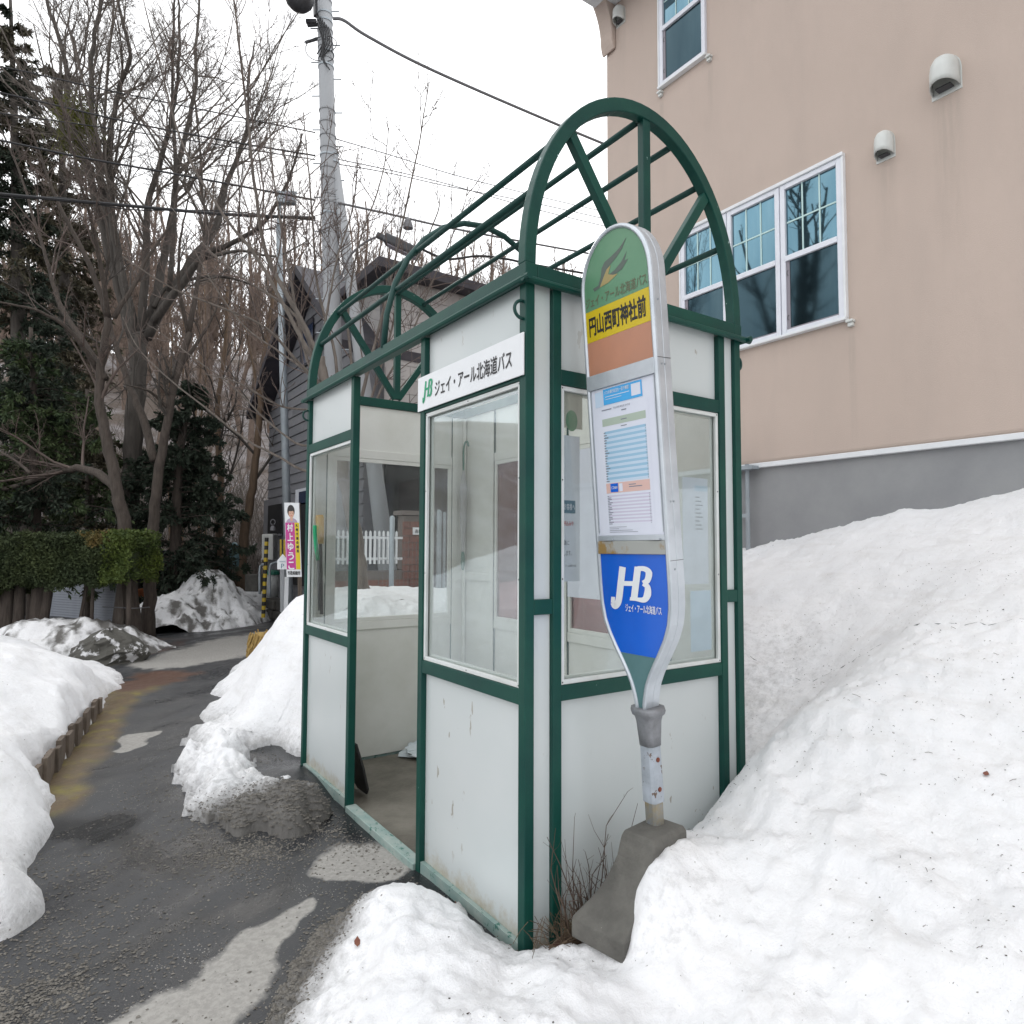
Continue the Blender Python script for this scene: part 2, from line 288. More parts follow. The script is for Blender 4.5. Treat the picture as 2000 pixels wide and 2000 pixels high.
def asphalt():
    m, t, b = NT('wet_asphalt')
    a = t.nodes.new('ShaderNodeAttribute'); a.attribute_name = 'dry'; g = t.nodes.new('ShaderNodeAttribute'); g.attribute_name = 'moss'; rm = t.nodes.new('ShaderNodeAttribute'); rm.attribute_name = 'red'
    tq = t.nodes.new('ShaderNodeTexCoord'); rq = t.nodes.new('ShaderNodeMapping'); rq.inputs['Rotation'].default_value = (0, 0, -.62); t.links.new(tq.outputs['Object'], rq.inputs[0]); RV = rq.outputs[0]
    n1 = noise(t, 1.5, 6, .62, vec=RV, stretch=(.55, 1.9, 1)); n2 = noise(t, 150, 3, .7); n3 = noise(t, 4.2, 6, .65, vec=RV, stretch=(.45, 2.2, 1))
    c = mixc(t, ramp(t, n1, [(.40, 0.), (.62, 1.)]), (.034, .036, .041), (.090, .092, .096))
    c = mixc(t, ramp(t, n3, [(.50, 0.), (.70, .45)]), c, (.10, .10, .098))
    c = mixc(t, ramp(t, n2, [(.35, .5), (.72, 0.)]), c, (.035, .036, .038))
    v = t.nodes.new('ShaderNodeTexVoronoi'); v.inputs['Scale'].default_value = 95; tcn = t.nodes.new('ShaderNodeTexCoord'); t.links.new(tcn.outputs['Object'], v.inputs['Vector'])
    sp = ramp(t, v.outputs['Distance'], [(.20, 1.), (.30, 0.)]); cs = t.nodes.new('ShaderNodeSeparateColor'); t.links.new(v.outputs['Color'], cs.inputs[0])
    gz = ramp(t, noise(t, 2.6, 6, .75), [(.50, .05), (.66, .8)])
    lt = t.nodes.new('ShaderNodeMath'); lt.operation = 'LESS_THAN'; t.links.new(cs.outputs[1], lt.inputs[0]); t.links.new(gz, lt.inputs[1])
    mu = t.nodes.new('ShaderNodeMath'); mu.operation = 'MULTIPLY'; t.links.new(sp, mu.inputs[0]); t.links.new(lt.outputs[0], mu.inputs[1])
    m8 = t.nodes.new('ShaderNodeMath'); m8.operation = 'MULTIPLY'; m8.inputs[1].default_value = .8; t.links.new(mu.outputs[0], m8.inputs[0])
    c = mixc(t, m8.outputs[0], c, (.36, .34, .31))
    dn = t.nodes.new('ShaderNodeMath'); dn.operation = 'ADD'; q = noise(t, 9, 5, .7); q2 = t.nodes.new('ShaderNodeMath'); q2.operation = 'MULTIPLY_ADD'; q2.inputs[1].default_value = .5; q2.inputs[2].default_value = -.25
    t.links.new(q, q2.inputs[0]); t.links.new(q2.outputs[0], dn.inputs[0]); t.links.new(a.outputs['Fac'], dn.inputs[1])
    df = ramp(t, dn.outputs[0], [(.42, 0.), (.58, 1.)])
    dc = mixc(t, ramp(t, noise(t, 40, 4, .7), [(.4, 0.), (.6, 1.)]), (.36, .348, .325), (.29, .28, .262))
    c = mixc(t, df, c, dc)
    gm = ramp(t, g.outputs['Fac'], [(.2, 0.), (.7, 1.)]); soil = mixc(t, ramp(t, noise(t, 5, 5, .7), [(.50, 0.), (.66, 1.)]), (.10, .078, .05), (.20, .19, .03))
    soil = mixc(t, ramp(t, noise(t, 45, 5, .8), [(.3, .0), (.7, .8)]), soil, (.19, .135, .08))
    c = mixc(t, gm, c, soil)
    rr = ramp(t, rm.outputs['Fac'], [(.3, 0.), (.7, 1.)]); c = mixc(t, rr, c, mixc(t, ramp(t, noise(t, 60, 4, .8), [(.3, 0.), (.7, 1.)]), (.085, .035, .030), (.15, .105, .075)))
    wt = t.nodes.new('ShaderNodeAttribute'); wt.attribute_name = 'wet'; wf = ramp(t, wt.outputs['Fac'], [(.25, 0.), (.7, .85)]); c = mixc(t, wf, c, (.017, .018, .020))
    t.links.new(c, b.inputs['Base Color'])
    ro = t.nodes.new('ShaderNodeMath'); ro.operation = 'MAXIMUM'; t.links.new(ramp(t, n1, [(.38, .26), (.6, .62)]), ro.inputs[0])
    t.links.new(df, ro.inputs[1]); ro2 = t.nodes.new('ShaderNodeMath'); ro2.operation = 'MINIMUM'; ro2.inputs[1].default_value = .85; t.links.new(ro.outputs[0], ro2.inputs[0])
    ro3 = t.nodes.new('ShaderNodeMath'); ro3.operation = 'MULTIPLY_ADD'; ro3.inputs[1].default_value = -.32; t.links.new(wf, ro3.inputs[0]); t.links.new(ro2.outputs[0], ro3.inputs[2]); t.links.new(ro3.outputs[0], b.inputs['Roughness']); b.inputs['Specular IOR Level'].default_value = .18
    bump(t, b, n2, .4, .003); return m
asph = asphalt()
def hillmat():
    m, t, b = NT('hill_litter_and_snow'); b.inputs['Roughness'].default_value = .95
    c = mixc(t, ramp(t, noise(t, .22, 6, .7), [(.44, 0.), (.62, 1.)]), (.17, .135, .112), (.42, .40, .41)); c = mixc(t, ramp(t, noise(t, 2.5, 6, .8), [(.45, 0.), (.65, .6)]), c, (.14, .108, .09))
    t.links.new(c, b.inputs['Base Color']); bump(t, b, noise(t, 2, 6, .8), .8, .4); return m
hillm = hillmat()

# ---------------------------------------------------------------- object helpers
ORG = {}
def thing(name, label, cat, loc, group=None):
    o = bpy.data.objects.new(name, None); COL.objects.link(o); o.empty_display_size = .1
    o.location = tuple(float(a) for a in loc); o['label'] = label; o['category'] = cat
    if group: o['group'] = group
    ORG[o.name] = np.array([float(a) for a in loc]); return o
def tag(o, label=None, cat=None, group=None, kind=None):
    for k, v in (('label', label), ('category', cat), ('group', group), ('kind', kind)):
        if v: o[k] = v
    return o
def root_org(o):
    while o is not None:
        if o.name in ORG: return ORG[o.name]
        o = o.parent
    return np.zeros(3)
class MB:
    def __init__(s): s.v = []; s.f = []; s.n = 0
    def add(s, v, f):
        k = s.n; s.v.append(np.asarray(v, float)); s.f += [tuple(i+k for i in q) for q in f]; s.n += len(v); return s
    def box(s, x0, x1, y0, y1, z0, z1):
        v = [(x0, y0, z0), (x1, y0, z0), (x1, y1, z0), (x0, y1, z0), (x0, y0, z1), (x1, y0, z1), (x1, y1, z1), (x0, y1, z1)]
        return s.add(v, [(0, 3, 2, 1), (4, 5, 6, 7), (0, 1, 5, 4), (1, 2, 6, 5), (2, 3, 7, 6), (3, 0, 4, 7)])
    def bar(s, p, q, w, h, side=None):
        p = np.array(p, float); q = np.array(q, float); d = q-p; d /= np.linalg.norm(d)
        a = np.array(side if side is not None else (0, 0, 1), float)
        if abs(d@a) > .98: a = np.array((1, 0, 0.))
        x = np.cross(d, a); x /= np.linalg.norm(x); y = np.cross(x, d)
        v = [e+x*i*w/2+y*j*h/2 for e in (p, q) for i, j in ((-1, -1), (1, -1), (1, 1), (-1, 1))]
        return s.add(v, [(0, 3, 2, 1), (4, 5, 6, 7), (0, 1, 5, 4), (1, 2, 6, 5), (2, 3, 7, 6), (3, 0, 4, 7)])
    def tube(s, pts, rad, n=8, cap=True):
        P = np.asarray(pts, float); m = len(P); R_ = np.full(m, rad, float) if np.isscalar(rad) else np.asarray(rad, float)
        T = np.gradient(P, axis=0); T /= np.linalg.norm(T, axis=1)[:, None]+1e-12
        a = np.array((0, 0, 1.)) if abs(T[0][2]) < .9 else np.array((1., 0, 0)); X = np.cross(T[0], a); X /= np.linalg.norm(X)
        an = np.arange(n)*2*math.pi/n; cs, sn = np.cos(an)[:, None], np.sin(an)[:, None]; V = []
        for i in range(m):
            X = X-T[i]*(X@T[i]); X /= np.linalg.norm(X)+1e-12; Y = np.cross(T[i], X); V.append(P[i]+R_[i]*(cs*X+sn*Y))
        F = []
        for i in range(m-1):
            for j in range(n):
                k = (j+1) % n; F.append((i*n+j, i*n+k, (i+1)*n+k, (i+1)*n+j))
        if cap: F.append(tuple(range(n-1, -1, -1))); F.append(tuple((m-1)*n+j for j in range(n)))
        return s.add(np.concatenate(V), F)
    def prism(s, A, B):                       # two matching loops
        n = len(A); v = list(A)+list(B); f = [tuple(range(n-1, -1, -1)), tuple(range(n, 2*n))]
        f += [(i, (i+1) % n, n+(i+1) % n, n+i) for i in range(n)]; return s.add(v, f)
    def poly(s, A): return s.add(A, [tuple(range(len(A)))])
    def build(s, name, mat, parent=None, smooth=False, bevel=0, seg=2, kind=None, org=None):
        me = bpy.data.meshes.new(name); V = np.concatenate(s.v) if s.v else np.zeros((0, 3))
        o_ = root_org(parent) if parent is not None else (np.array(org, float) if org is not None else np.zeros(3))
        me.from_pydata((V-o_).tolist(), [], s.f); me.materials.append(mat)
        if smooth: me.polygons.foreach_set('use_smooth', [True]*len(me.polygons))
        me.update(); o = bpy.data.objects.new(name, me); COL.objects.link(o)
        if parent is not None: o.parent = parent
        elif org is not None: o.location = tuple(org); ORG[o.name] = np.array(org, float)
        if bevel:
            b = o.modifiers.new('bevel', 'BEVEL'); b.width = bevel; b.segments = seg; b.limit_method = 'ANGLE'; b.angle_limit = .6
        if smooth and bevel == 0:
            pass
        if kind: o['kind'] = kind
        return o
def copyof(o, name=None, parent=None):
    c = o.copy(); COL.objects.link(c)
    if parent is not None: c.parent = parent
    return c
def box(name, mat, parent, a, b, bevel=.002, **k):
    return MB().box(a[0], b[0], a[1], b[1], a[2], b[2]).build(name, mat, parent, bevel=bevel, **k)
def catmull(P, k=6):
    P = [np.array(p, float) for p in P]; P = [2*P[0]-P[1]]+P+[2*P[-1]-P[-2]]; o = []
    for i in range(1, len(P)-2):
        for j in range(k):
            t = j/k; a, b, c, d = P[i-1:i+3]
            o.append(.5*((2*b)+(c-a)*t+(2*a-5*b+4*c-d)*t*t+(3*b-a-3*c+d)*t**3))
    o.append(P[-2]); return np.array(o)
def text(body, name, mat, parent, origin, right, up, w, h, bold=0.0, lift=.0012, shear=0):
    c = bpy.data.curves.new('t', 'FONT'); c.body = body; c.shear = shear; c.resolution_u = 3; c.size = 1
    o = bpy.data.objects.new('t', c); COL.objects.link(o); dg = bpy.context.evaluated_depsgraph_get()
    me = bpy.data.meshes.new_from_object(o.evaluated_get(dg)); bpy.data.objects.remove(o)
    n = len(me.vertices); V = np.zeros(n*3); me.vertices.foreach_get('co', V); V = V.reshape(-1, 3); F = [tuple(p.vertices) for p in me.polygons]; bpy.data.meshes.remove(me)
    lo, hi = V.min(0), V.max(0); b = bold*1.6; sx = w/max(hi[0]-lo[0]+b, 1e-6); sy = h/max(hi[1]-lo[1]+b, 1e-6)
    origin, right, up = [np.array(q, float) for q in (origin, right, up)]; N = np.cross(right, up); m = MB()
    for k, (i, j) in enumerate(((0, 0), (1, 0), (0, 1), (1, 1), (.5, .5)) if bold else ((0, 0),)):
        m.add(origin+np.outer((V[:, 0]-lo[0]+b*i)*sx, right)+np.outer((V[:, 1]-lo[1]+b*j)*sy, up)+N*(lift+k*.00007), F)
    return m.build(name, mat, parent)
def hashn(ix, iy, s=0):
    h = (ix.astype(np.int64)*374761393+iy.astype(np.int64)*668265263+s*982451653) & 0x7fffffff
    h = ((h ^ (h >> 13))*1274126177) & 0x7fffffff; return ((h ^ (h >> 16)) & 0xffff)/65535.
def vn(x, y, s=0):
    ix, iy = np.floor(x), np.floor(y); fx, fy = x-ix, y-iy; fx = fx*fx*(3-2*fx); fy = fy*fy*(3-2*fy)
    a, b, c, d = hashn(ix, iy, s), hashn(ix+1, iy, s), hashn(ix, iy+1, s), hashn(ix+1, iy+1, s)
    return (a*(1-fx)+b*fx)*(1-fy)+(c*(1-fx)+d*fx)*fy-.5
def fbm(x, y, f, o=4, s=0, g=.5):
    r = 0; a = 1
    for i in range(o): r = r+a*vn(x*f, y*f, s+i); f *= 2.03; a *= g
    return r
def rbf(pts, eps=.12):
    P = np.array(pts, float); A = P[:, :2]
    def K(a, b): return np.sqrt(((a[:, None]-b[None])**2).sum(-1)+eps*eps)
    n = len(A); M = np.zeros((n+3, n+3)); M[:n, :n] = K(A, A)+np.eye(n)*(-5e-3); M[:n, n] = 1; M[:n, n+1:] = A; M[n, :n] = 1; M[n+1:, :n] = A.T
    w = np.linalg.solve(M, np.concatenate([P[:, 2], np.zeros(3)]))
    def f(x, y):
        s = x.shape; Q = np.stack([x.ravel(), y.ravel()], 1); o = np.zeros(len(Q))
        for i in range(0, len(Q), 20000):
            q = Q[i:i+20000]; o[i:i+20000] = K(q, A)@w[:n]+w[n]+q@w[n+1:]
        return o.reshape(s)
    return f
def grid(xs, ys, H, name, mat, attrs={}, keep=None, smooth=True):
    X, Y = np.meshgrid(xs, ys, indexing='ij'); nx, ny = X.shape
    V = np.stack([X, Y, H], -1).reshape(-1, 3); I = np.arange(nx*ny).reshape(nx, ny)
    F = np.stack([I[:-1, :-1], I[1:, :-1], I[1:, 1:], I[:-1, 1:]], -1).reshape(-1, 4)
    if keep is not None: F = F[keep.reshape(-1)]
    used = np.zeros(len(V), bool); used[F.ravel()] = True; mp_ = np.cumsum(used)-1; V = V[used]; F = mp_[F]
    me = bpy.data.meshes.new(name); me.vertices.add(len(V)); me.vertices.foreach_set('co', V.ravel())
    me.loops.add(len(F)*4); me.loops.foreach_set('vertex_index', F.ravel().astype(np.int32)); me.polygons.add(len(F))
    me.polygons.foreach_set('loop_start', np.arange(0, len(F)*4, 4, dtype=np.int32)); me.polygons.foreach_set('loop_total', np.full(len(F), 4, dtype=np.int32))
    me.polygons.foreach_set('use_smooth', np.full(len(F), smooth)); me.update(calc_edges=True); me.validate()
    for k, a in attrs.items():
        at_ = me.attributes.new(k, 'FLOAT', 'POINT'); at_.data.foreach_set('value', a.reshape(-1)[used].astype(np.float32))
    me.materials.append(mat); o = bpy.data.objects.new(name, me); COL.objects.link(o); o['kind'] = 'structure'; return o
def seg_dist(x, y, P):
    d = np.full(x.shape, 1e9)
    for a, b in zip(P[:-1], P[1:]):
        ax, ay = a[:2]; bx, by = b[:2]; L2 = (bx-ax)**2+(by-ay)**2; t = np.clip(((x-ax)*(bx-ax)+(y-ay)*(by-ay))/L2, 0, 1)
        wa = a[2]*(1-t)+b[2]*t; d = np.minimum(d, np.hypot(x-ax-t*(bx-ax), y-ay-t*(by-ay))/wa)
    return d

# ================================================================ THE SETTING
# ---- asphalt lane and verge
def spaced(lo, hi, c0, c1, fine, growth=1.16):
    a = list(np.arange(c0, c1+fine/2, fine)); s = fine; x = c1
    while x < hi: s *= growth; x += s; a.append(x)
    s = fine; x = c0; b = []
    while x > lo: s *= growth; x -= s; b.append(x)
    return np.array(b[::-1]+a)
gx = spaced(-260, 260, -3.0, 2.6, .05); gy = spaced(-200, 330, -2.4, 12.0, .06)
GX, GY = np.meshgrid(gx, gy, indexing='ij')
def G2(u, v, z=0): p = gp(u, v, z); return (p[0], p[1])
dryv = np.zeros(GX.shape)
def streak(pts): 
    global dryv
    P = [(*G2(u, v), w) for u, v, w in pts]; d = seg_dist(GX+fbm(GX, GY, 4.5, 4, 33)*.10, GY+fbm(GX, GY, 4.5, 4, 35)*.16, P); dryv = np.maximum(dryv, np.clip(1.25-d*.75, 0, 1))
streak([(590, 1768, .06), (545, 1810, .10), (470, 1890, .15), (380, 1960, .19), (300, 2030, .24), (200, 2150, .30)])
streak([(650, 1680, .12), (710, 1675, .20), (760, 1690, .10)])
streak([(240, 1462, .05), (272, 1438, .08), (298, 1426, .05)])
streak([(340, 1290, .5), (430, 1268, .75), (505, 1252, .8), (600, 1235, .9)])
mossv = np.zeros(GX.shape); redv = np.zeros(GX.shape)
P = [(*G2(100, 1570), .16), (*G2(135, 1500), .17), (*G2(190, 1430), .15), (*G2(225, 1375), .20), (*G2(262, 1335), .30)]
mossv = np.clip(1.3-seg_dist(GX, GY, P)*.9+fbm(GX, GY, 5, 3, 9)*.5, 0, 1)
P = [(*G2(262, 1348), .18), (*G2(290, 1328), .34), (*G2(322, 1314), .36)]
redv = np.clip(1.25-seg_dist(GX, GY, P)*.9+fbm(GX, GY, 6, 3, 19)*.6, 0, 1)
P = [(*G2(262, 1268), .35), (*G2(200, 1268), 1.0), (*G2(0, 1268), 2.0), (-30, 14, 5)]
earth = np.clip(1.3-seg_dist(GX, GY, P)+fbm(GX, GY, 3, 3, 5)*.6, 0, 1)*.9; redv = np.maximum(redv, earth)
GZ = fbm(GX, GY, .8, 3, 2)*.03+fbm(GX, GY, 6, 2, 4)*.006-.02
P = [(*G2(95, 1560), .30), (*G2(200, 1420), .30), (*G2(270, 1350), .5)]
GZ += np.clip(1-seg_dist(GX, GY, P)*.8, 0, 1)*.04
GZ += np.clip(1-np.hypot(GX+.15, GY-2.35)/.45, 0, 1)**.8*.075            # asphalt swell at the far corner of the shelter
GZ += np.clip(1-np.hypot((GX-.20)/.34, (GY+.08)/.13), 0, 1)*.12           # soil under the twigs by the sign
GZ = np.where((GX > 0.0) & (GX < 1.3) & (GY > 0) & (GY < 2.55), -.03, GZ)
GZ = np.where(np.hypot(GX, GY) > 60, 0, GZ)
soilm = np.clip(1-np.hypot((GX-.25)/.75, (GY+.12)/.30)*.9, 0, 1); mossv = np.maximum(mossv*1.0, np.where(soilm > .25, .9, 0))
redv = np.maximum(redv, np.where(soilm > .25, .9, 0))
P = [(*G2(520, 1455), .10), (*G2(585, 1485), .13), (*G2(630, 1545), .12), (*G2(690, 1610), .10), (*G2(800, 1705), .08), (*G2(850, 1760), .07)]
wetv = np.clip(1.3-seg_dist(GX+fbm(GX, GY, 4, 3, 43)*.1, GY+fbm(GX, GY, 4, 3, 45)*.1, P)*.8, 0, 1)
P = [(*G2(120, 1600), .10), (*G2(300, 1690), .09), (*G2(430, 1620), .12)]; wetv = np.maximum(wetv, .8*np.clip(1.3-seg_dist(GX+fbm(GX, GY, 3, 4, 47)*.3, GY+fbm(GX, GY, 3, 4, 49)*.3, P)*.6, 0, 1))
P = [(*G2(60, 2000), .10), (*G2(330, 1830), .07), (*G2(560, 1720), .08)]; wetv = np.maximum(wetv, .65*np.clip(1.3-seg_dist(GX+fbm(GX, GY, 3, 4, 57)*.3, GY+fbm(GX, GY, 3, 4, 59)*.3, P)*.6, 0, 1))
grid(gx, gy, GZ, 'ground', asph, {'wet': wetv*(1-np.clip(dryv*1.2, 0, 1)), 'dry': dryv, 'moss': mossv, 'red': redv})

# ---- snow bank: heights surveyed at many points, a melt-edge where they reach the asphalt
pts = []
def S(u, v, z): p = gp(u, v, z); pts.append((p[0], p[1], z))
def SW(x, y, z): pts.append((x, y, z))
# foreground heap by the near corner of the shelter
for a in [(480, 2000, -.03), (520, 1950, -.01), (560, 1900, .0), (610, 1840, .02), (660, 1795, .05), (700, 1775, .03), (730, 1752, .06),
          (772, 1728, .17), (830, 1760, .165), (880, 1785, .16), (930, 1818, .14), (985, 1852, .11), (1035, 1860, .10), (1070, 1838, .09), (1112, 1834, .125),
          (1160, 1853, .13), (1212, 1869, .14), (760, 1800, .20), (850, 1850, .21), (700, 1850, .16), (950, 1900, .17), (1080, 1890, .17), (1180, 1900, .19), (640, 1900, .13),
          (560, 2000, .05), (700, 2000, .16), (850, 2000, .21), (1000, 2000, .22), (1150, 2000, .22),
          ]: S(*a)
for u, v, Y_ in ((1338, 1608, -.20), (1318, 1626, -.30), (1298, 1648, -.37), (1266, 1695, -.375), (1246, 1745, -.375), (1237, 1795, -.37), (1225, 1845, -.36)):
    q = yp(u, v, Y_); SW(*q)
def SP(u, v, dz=0):
    d = ray(u, v); t = (.12+.5*CC[0]-.03*CC[1]-CC[2])/(d[2]-.5*d[0]+.03*d[1]); q = CC+d*t; pts.append((q[0], q[1], q[2]+dz))
for a in [(1330, 1800, .05), (1300, 2000, .01), (1500, 2000), (1750, 2000), (2000, 2000), (2300, 2000), (2000, 1750), (1700, 1800), (1450, 1800), (1500, 1650, .02), (1380, 1650, .03), (1800, 1600), (2000, 1500), (1650, 1500),
          (1400, 1580, -.03), (1470, 1496, .0), (1560, 1405, .02), (1660, 1338, .04), (1800, 1255, .05), (2000, 1150, .05), (2000, 1060, .02), (1850, 1120, .0)]: SP(*a)
SW(1.42, .02, .50); SW(1.62, .08, .60); SW(1.9, .05, .78); SW(2.2, .1, 1.02); SW(1.55, .5, .68); SW(2.0, .6, .98); SW(2.7, .5, 1.35)
SW(.28, .01, .06); SW(.9, -.03, .30); SW(.62, -.04, .20); SW(1.0, -.05, .34); SW(1.30, .02, .43); SW(-.03, .45, .02); SW(-.03, .75, -.03); SW(-.03, .2, .02)
SW(.05, -.05, .03); SW(.16, -.07, .06); SW(.30, -.06, .05)
for u, v in [(1455, 1066), (1520, 1058), (1600, 1038), (1656, 1025), (1750, 1003), (1850, 988), (1930, 970), (2000, 957)]:
    p = xp(u, v, 3.38); SW(p[0], p[1], p[2])
SW(3.4, -1.6, 2.0); SW(3.4, -3.5, 2.1); SW(3.4, 3.0, 1.35); SW(1.8, -3.4, 1.15); SW(.4, -2.6, .42); SW(0, -3.4, .3); SW(-.9, -1.0, .05); SW(-1.2, -1.8, .0); SW(-1.4, -2.6, .0); SW(6, 0, 2.0); SW(6, -4, 2.6); SW(1, -2.2, .72)
# behind and beyond the shelter
SW(1.45, 1.0, .70); SW(1.45, 1.5, .76); SW(1.45, 2.4, .86); SW(2.2, 1.2, .98); SW(2.6, 2.4, 1.1); SW(2.2, 3.4, 1.0); SW(3.4, 4.6, .95); SW(1.3, 3.2, 1.0)
for x, y, z in [(.03, 3.2, 0), (.18, 3.2, .33), (.33, 3.2, .72), (.55, 3.2, .95), (-.18, 4, .04), (.0, 4, .30), (.2, 4, .70), (.42, 4, .93), (.0, 5, 0), (.28, 5, .35), (.5, 5, .75), (.75, 5, .95), (.35, 6, 0), (.65, 6, .4), (.95, 6, .8), (.82, 7, 0), (1.15, 7, .4),
                (.2, 2.72, .10), (.5, 2.72, .50), (.8, 2.7, .75), (1.1, 2.65, .85), (.02, 2.8, -.04), (-.12, 2.9, -.05), (-.12, 2.5, -.05), (-.1, 2.1, -.06), (-.03, 3.05, -.03)]: SW(x, y, z)
for a in [(398, 1408, .0), (380, 1425, -.03), (450, 1440, .06), (500, 1425, .10)]: S(*a)
for x, y in ((-.2, 1.7), (-.3, 2.0), (-.3, 2.6), (-.7, 2.7), (-.75, 2.2), (-.6, 1.6), (-.15, 1.3), (-.4, 3.3)): SW(x, y, -.06)
for x, y, z in [(-.45, .9, -.08), (-.6, 1.3, -.08), (-1.0, .6, -.08), (-1.2, 2, -.08), (-1.4, 0, -.08), (-1.1, 3, -.08), (-.8, 5, -.08), (-.2, 7, -.1), (.4, 8.6, -.1), (-.3, .75, -.05), (-.5, 4.4, -.08), (-.35, 5.5, -.08), (-.9, 3.6, -.1),
                (-2.5, 0, -.1), (-2.5, 3, -.1), (-2, 6, -.12), (0, 10, -.15), (2.2, 10, -.1), (1.5, 6.2, .85), (2.4, 6.0, .9), (1.3, 4.6, .98), (2.3, 4.6, 1.0), (1.7, 7.6, .25), (3.4, 7.0, .75), (-.7, .95, -.06), (-1.05, .0, -.04)]: SW(x, y, z)
sf = rbf(pts, .13)
def snowgrid(xs, ys, fin, name):
    X, Y = np.meshgrid(xs, ys, indexing='ij'); H = sf(X, Y)
    tw_ = seg_dist(X+fbm(X, Y, 3.0, 5, 12, .65)*.17, Y+fbm(X, Y, 3.0, 5, 13, .65)*.17, [(-.22, 3.8, .22), (-.40, 3.2, .22), (-.50, 2.7, .25), (-.50, 2.3, .28), (-.44, 2.0, .27), (-.30, 1.78, .20)])
    H = np.maximum(H, .150*(1-tw_**2.2)*(1+fbm(X, Y, 3, 2, 14)*.5)+fbm(X, Y, 9, 4, 15, .65)*.060*np.clip(1.6-tw_, 0, 1)-.004)
    e = np.clip(H/.10, 0, 1)
    far = np.clip((X-.9)/1.0, 0, 1); am = .85-.38*far
    H = H+fbm(X, Y, 1.9, 3, 31)*.05*e+(fbm(X, Y, 7, 3, 41)*.034*np.clip((H+.02)/.06, 0, 1)+fbm(X, Y, 22, 3, 51)*.022*np.clip((H+.03)/.06, 0, 1)+fbm(X, Y, 50, 2, 53)*.010*np.clip((H+.03)/.06, 0, 1))*am
    H += (-np.abs(fbm(X, Y, 3.3, 3, 71))*.05*e)*am-np.abs(fbm(X, Y, 13, 3, 81, .6))*.030*e*(.5+np.clip(fbm(X, Y, 1.5, 2, 83)*2, 0, 1))
    H = np.where(H < .02, H*3-.045, H)
    inside = (X > -.012) & (X < 1.285) & (Y > -.012) & (Y < 2.56)
    H = np.where(inside, -.12, H); H = np.clip(H, -.16, 4)
    tongue = np.clip(1.15-np.hypot((X+.42)/.62, (Y-1.68)/.50), 0, 1)
    thin = np.clip(1-H/.17, 0, 1)
    edge = np.clip(1.1-seg_dist(X, Y, [(*G2(470, 2010), .22), (*G2(560, 1900), .22), (*G2(700, 1790), .20), (*G2(760, 1750), .10)]), 0, 1)
    dirt_shade = thin*.42+tongue*.78+edge*.70+fbm(X, Y, 1.3, 4, 61)*.22-.02
    hollow_shade = np.clip(1-np.hypot((X-1.9)/.9, (Y-.2)/.7), 0, 1)*.22; dirt_shade += hollow_shade  # hollow behind the crest darkened in colour to stand for its shade
    dirt_shade += np.clip(1-np.hypot((X-.35)/.4, (Y+.45)/.25), 0, 1)*.25
    k = np.maximum.reduce([H[:-1, :-1], H[1:, :-1], H[1:, 1:], H[:-1, 1:]]) > -.11
    xc = (X[:-1, :-1]+X[1:, 1:])/2; yc = (Y[:-1, :-1]+Y[1:, 1:])/2
    k &= fin(xc, yc)
    return grid(xs, ys, H, name, snowm, {'dirt_shade': np.clip(dirt_shade, 0, 1)}, keep=k)
hole = lambda x, y: ~((x > .01) & (x < 1.262) & (y > .01) & (y < 2.54))
snowgrid(np.arange(-1.62, 1.9, .016), np.arange(-2.9, 3.3, .018), hole, 'snow_bank')
snowgrid(np.arange(1.884, 3.46, .03), np.arange(-2.9, 3.3, .03), lambda x, y: x > 0, 'snow_slope')
snowgrid(np.arange(-1.6, 4.2, .05), np.arange(3.28, 9.5, .05), lambda x, y: x > -9, 'snow_bank_beyond_shelter')
snowgrid(np.arange(-1.6, 6.5, .09), np.arange(-7.5, -2.86, .09), lambda x, y: x > -9, 'snow_bank_behind_camera')
# ---- left snow mound across the lane
pts = []
for a in [(-40, 1265, .52), (60, 1268, .50), (130, 1282, .45), (190, 1312, .36), (220, 1342, .20), (238, 1350, .02), (230, 1372, .06), (205, 1398, .16), (150, 1428, .18), (115, 1450, .18), (100, 1480, .17),
          (80, 1500, .17), (60, 1530, .12), (85, 1565, .05), (95, 1590, .04), (70, 1630, .05), (50, 1670, .04), (55, 1720, .04), (80, 1765, .03), (66, 1800, .0), (20, 1820, .01),
          (0, 1760, .12), (30, 1700, .11), (20, 1600, .16), (40, 1500, .24), (60, 1400, .34), (0, 1400, .40), (140, 1380, .30), (-100, 1700, .2), (-200, 1500, .4), (-60, 1850, .0), (-200, 1900, .0), (-300, 1800, .1),
          (120, 1610, -.06), (100, 1680, -.08), (125, 1770, -.1), (100, 1850, -.1), (0, 1900, -.1), (240, 1320, .02), (200, 1285, -.05), (60, 1250, .1), (-60, 1248, .1), (350, 1500, -.1), (-400, 1600, .3)]:
    S(*a)
sf = rbf(pts, .08)
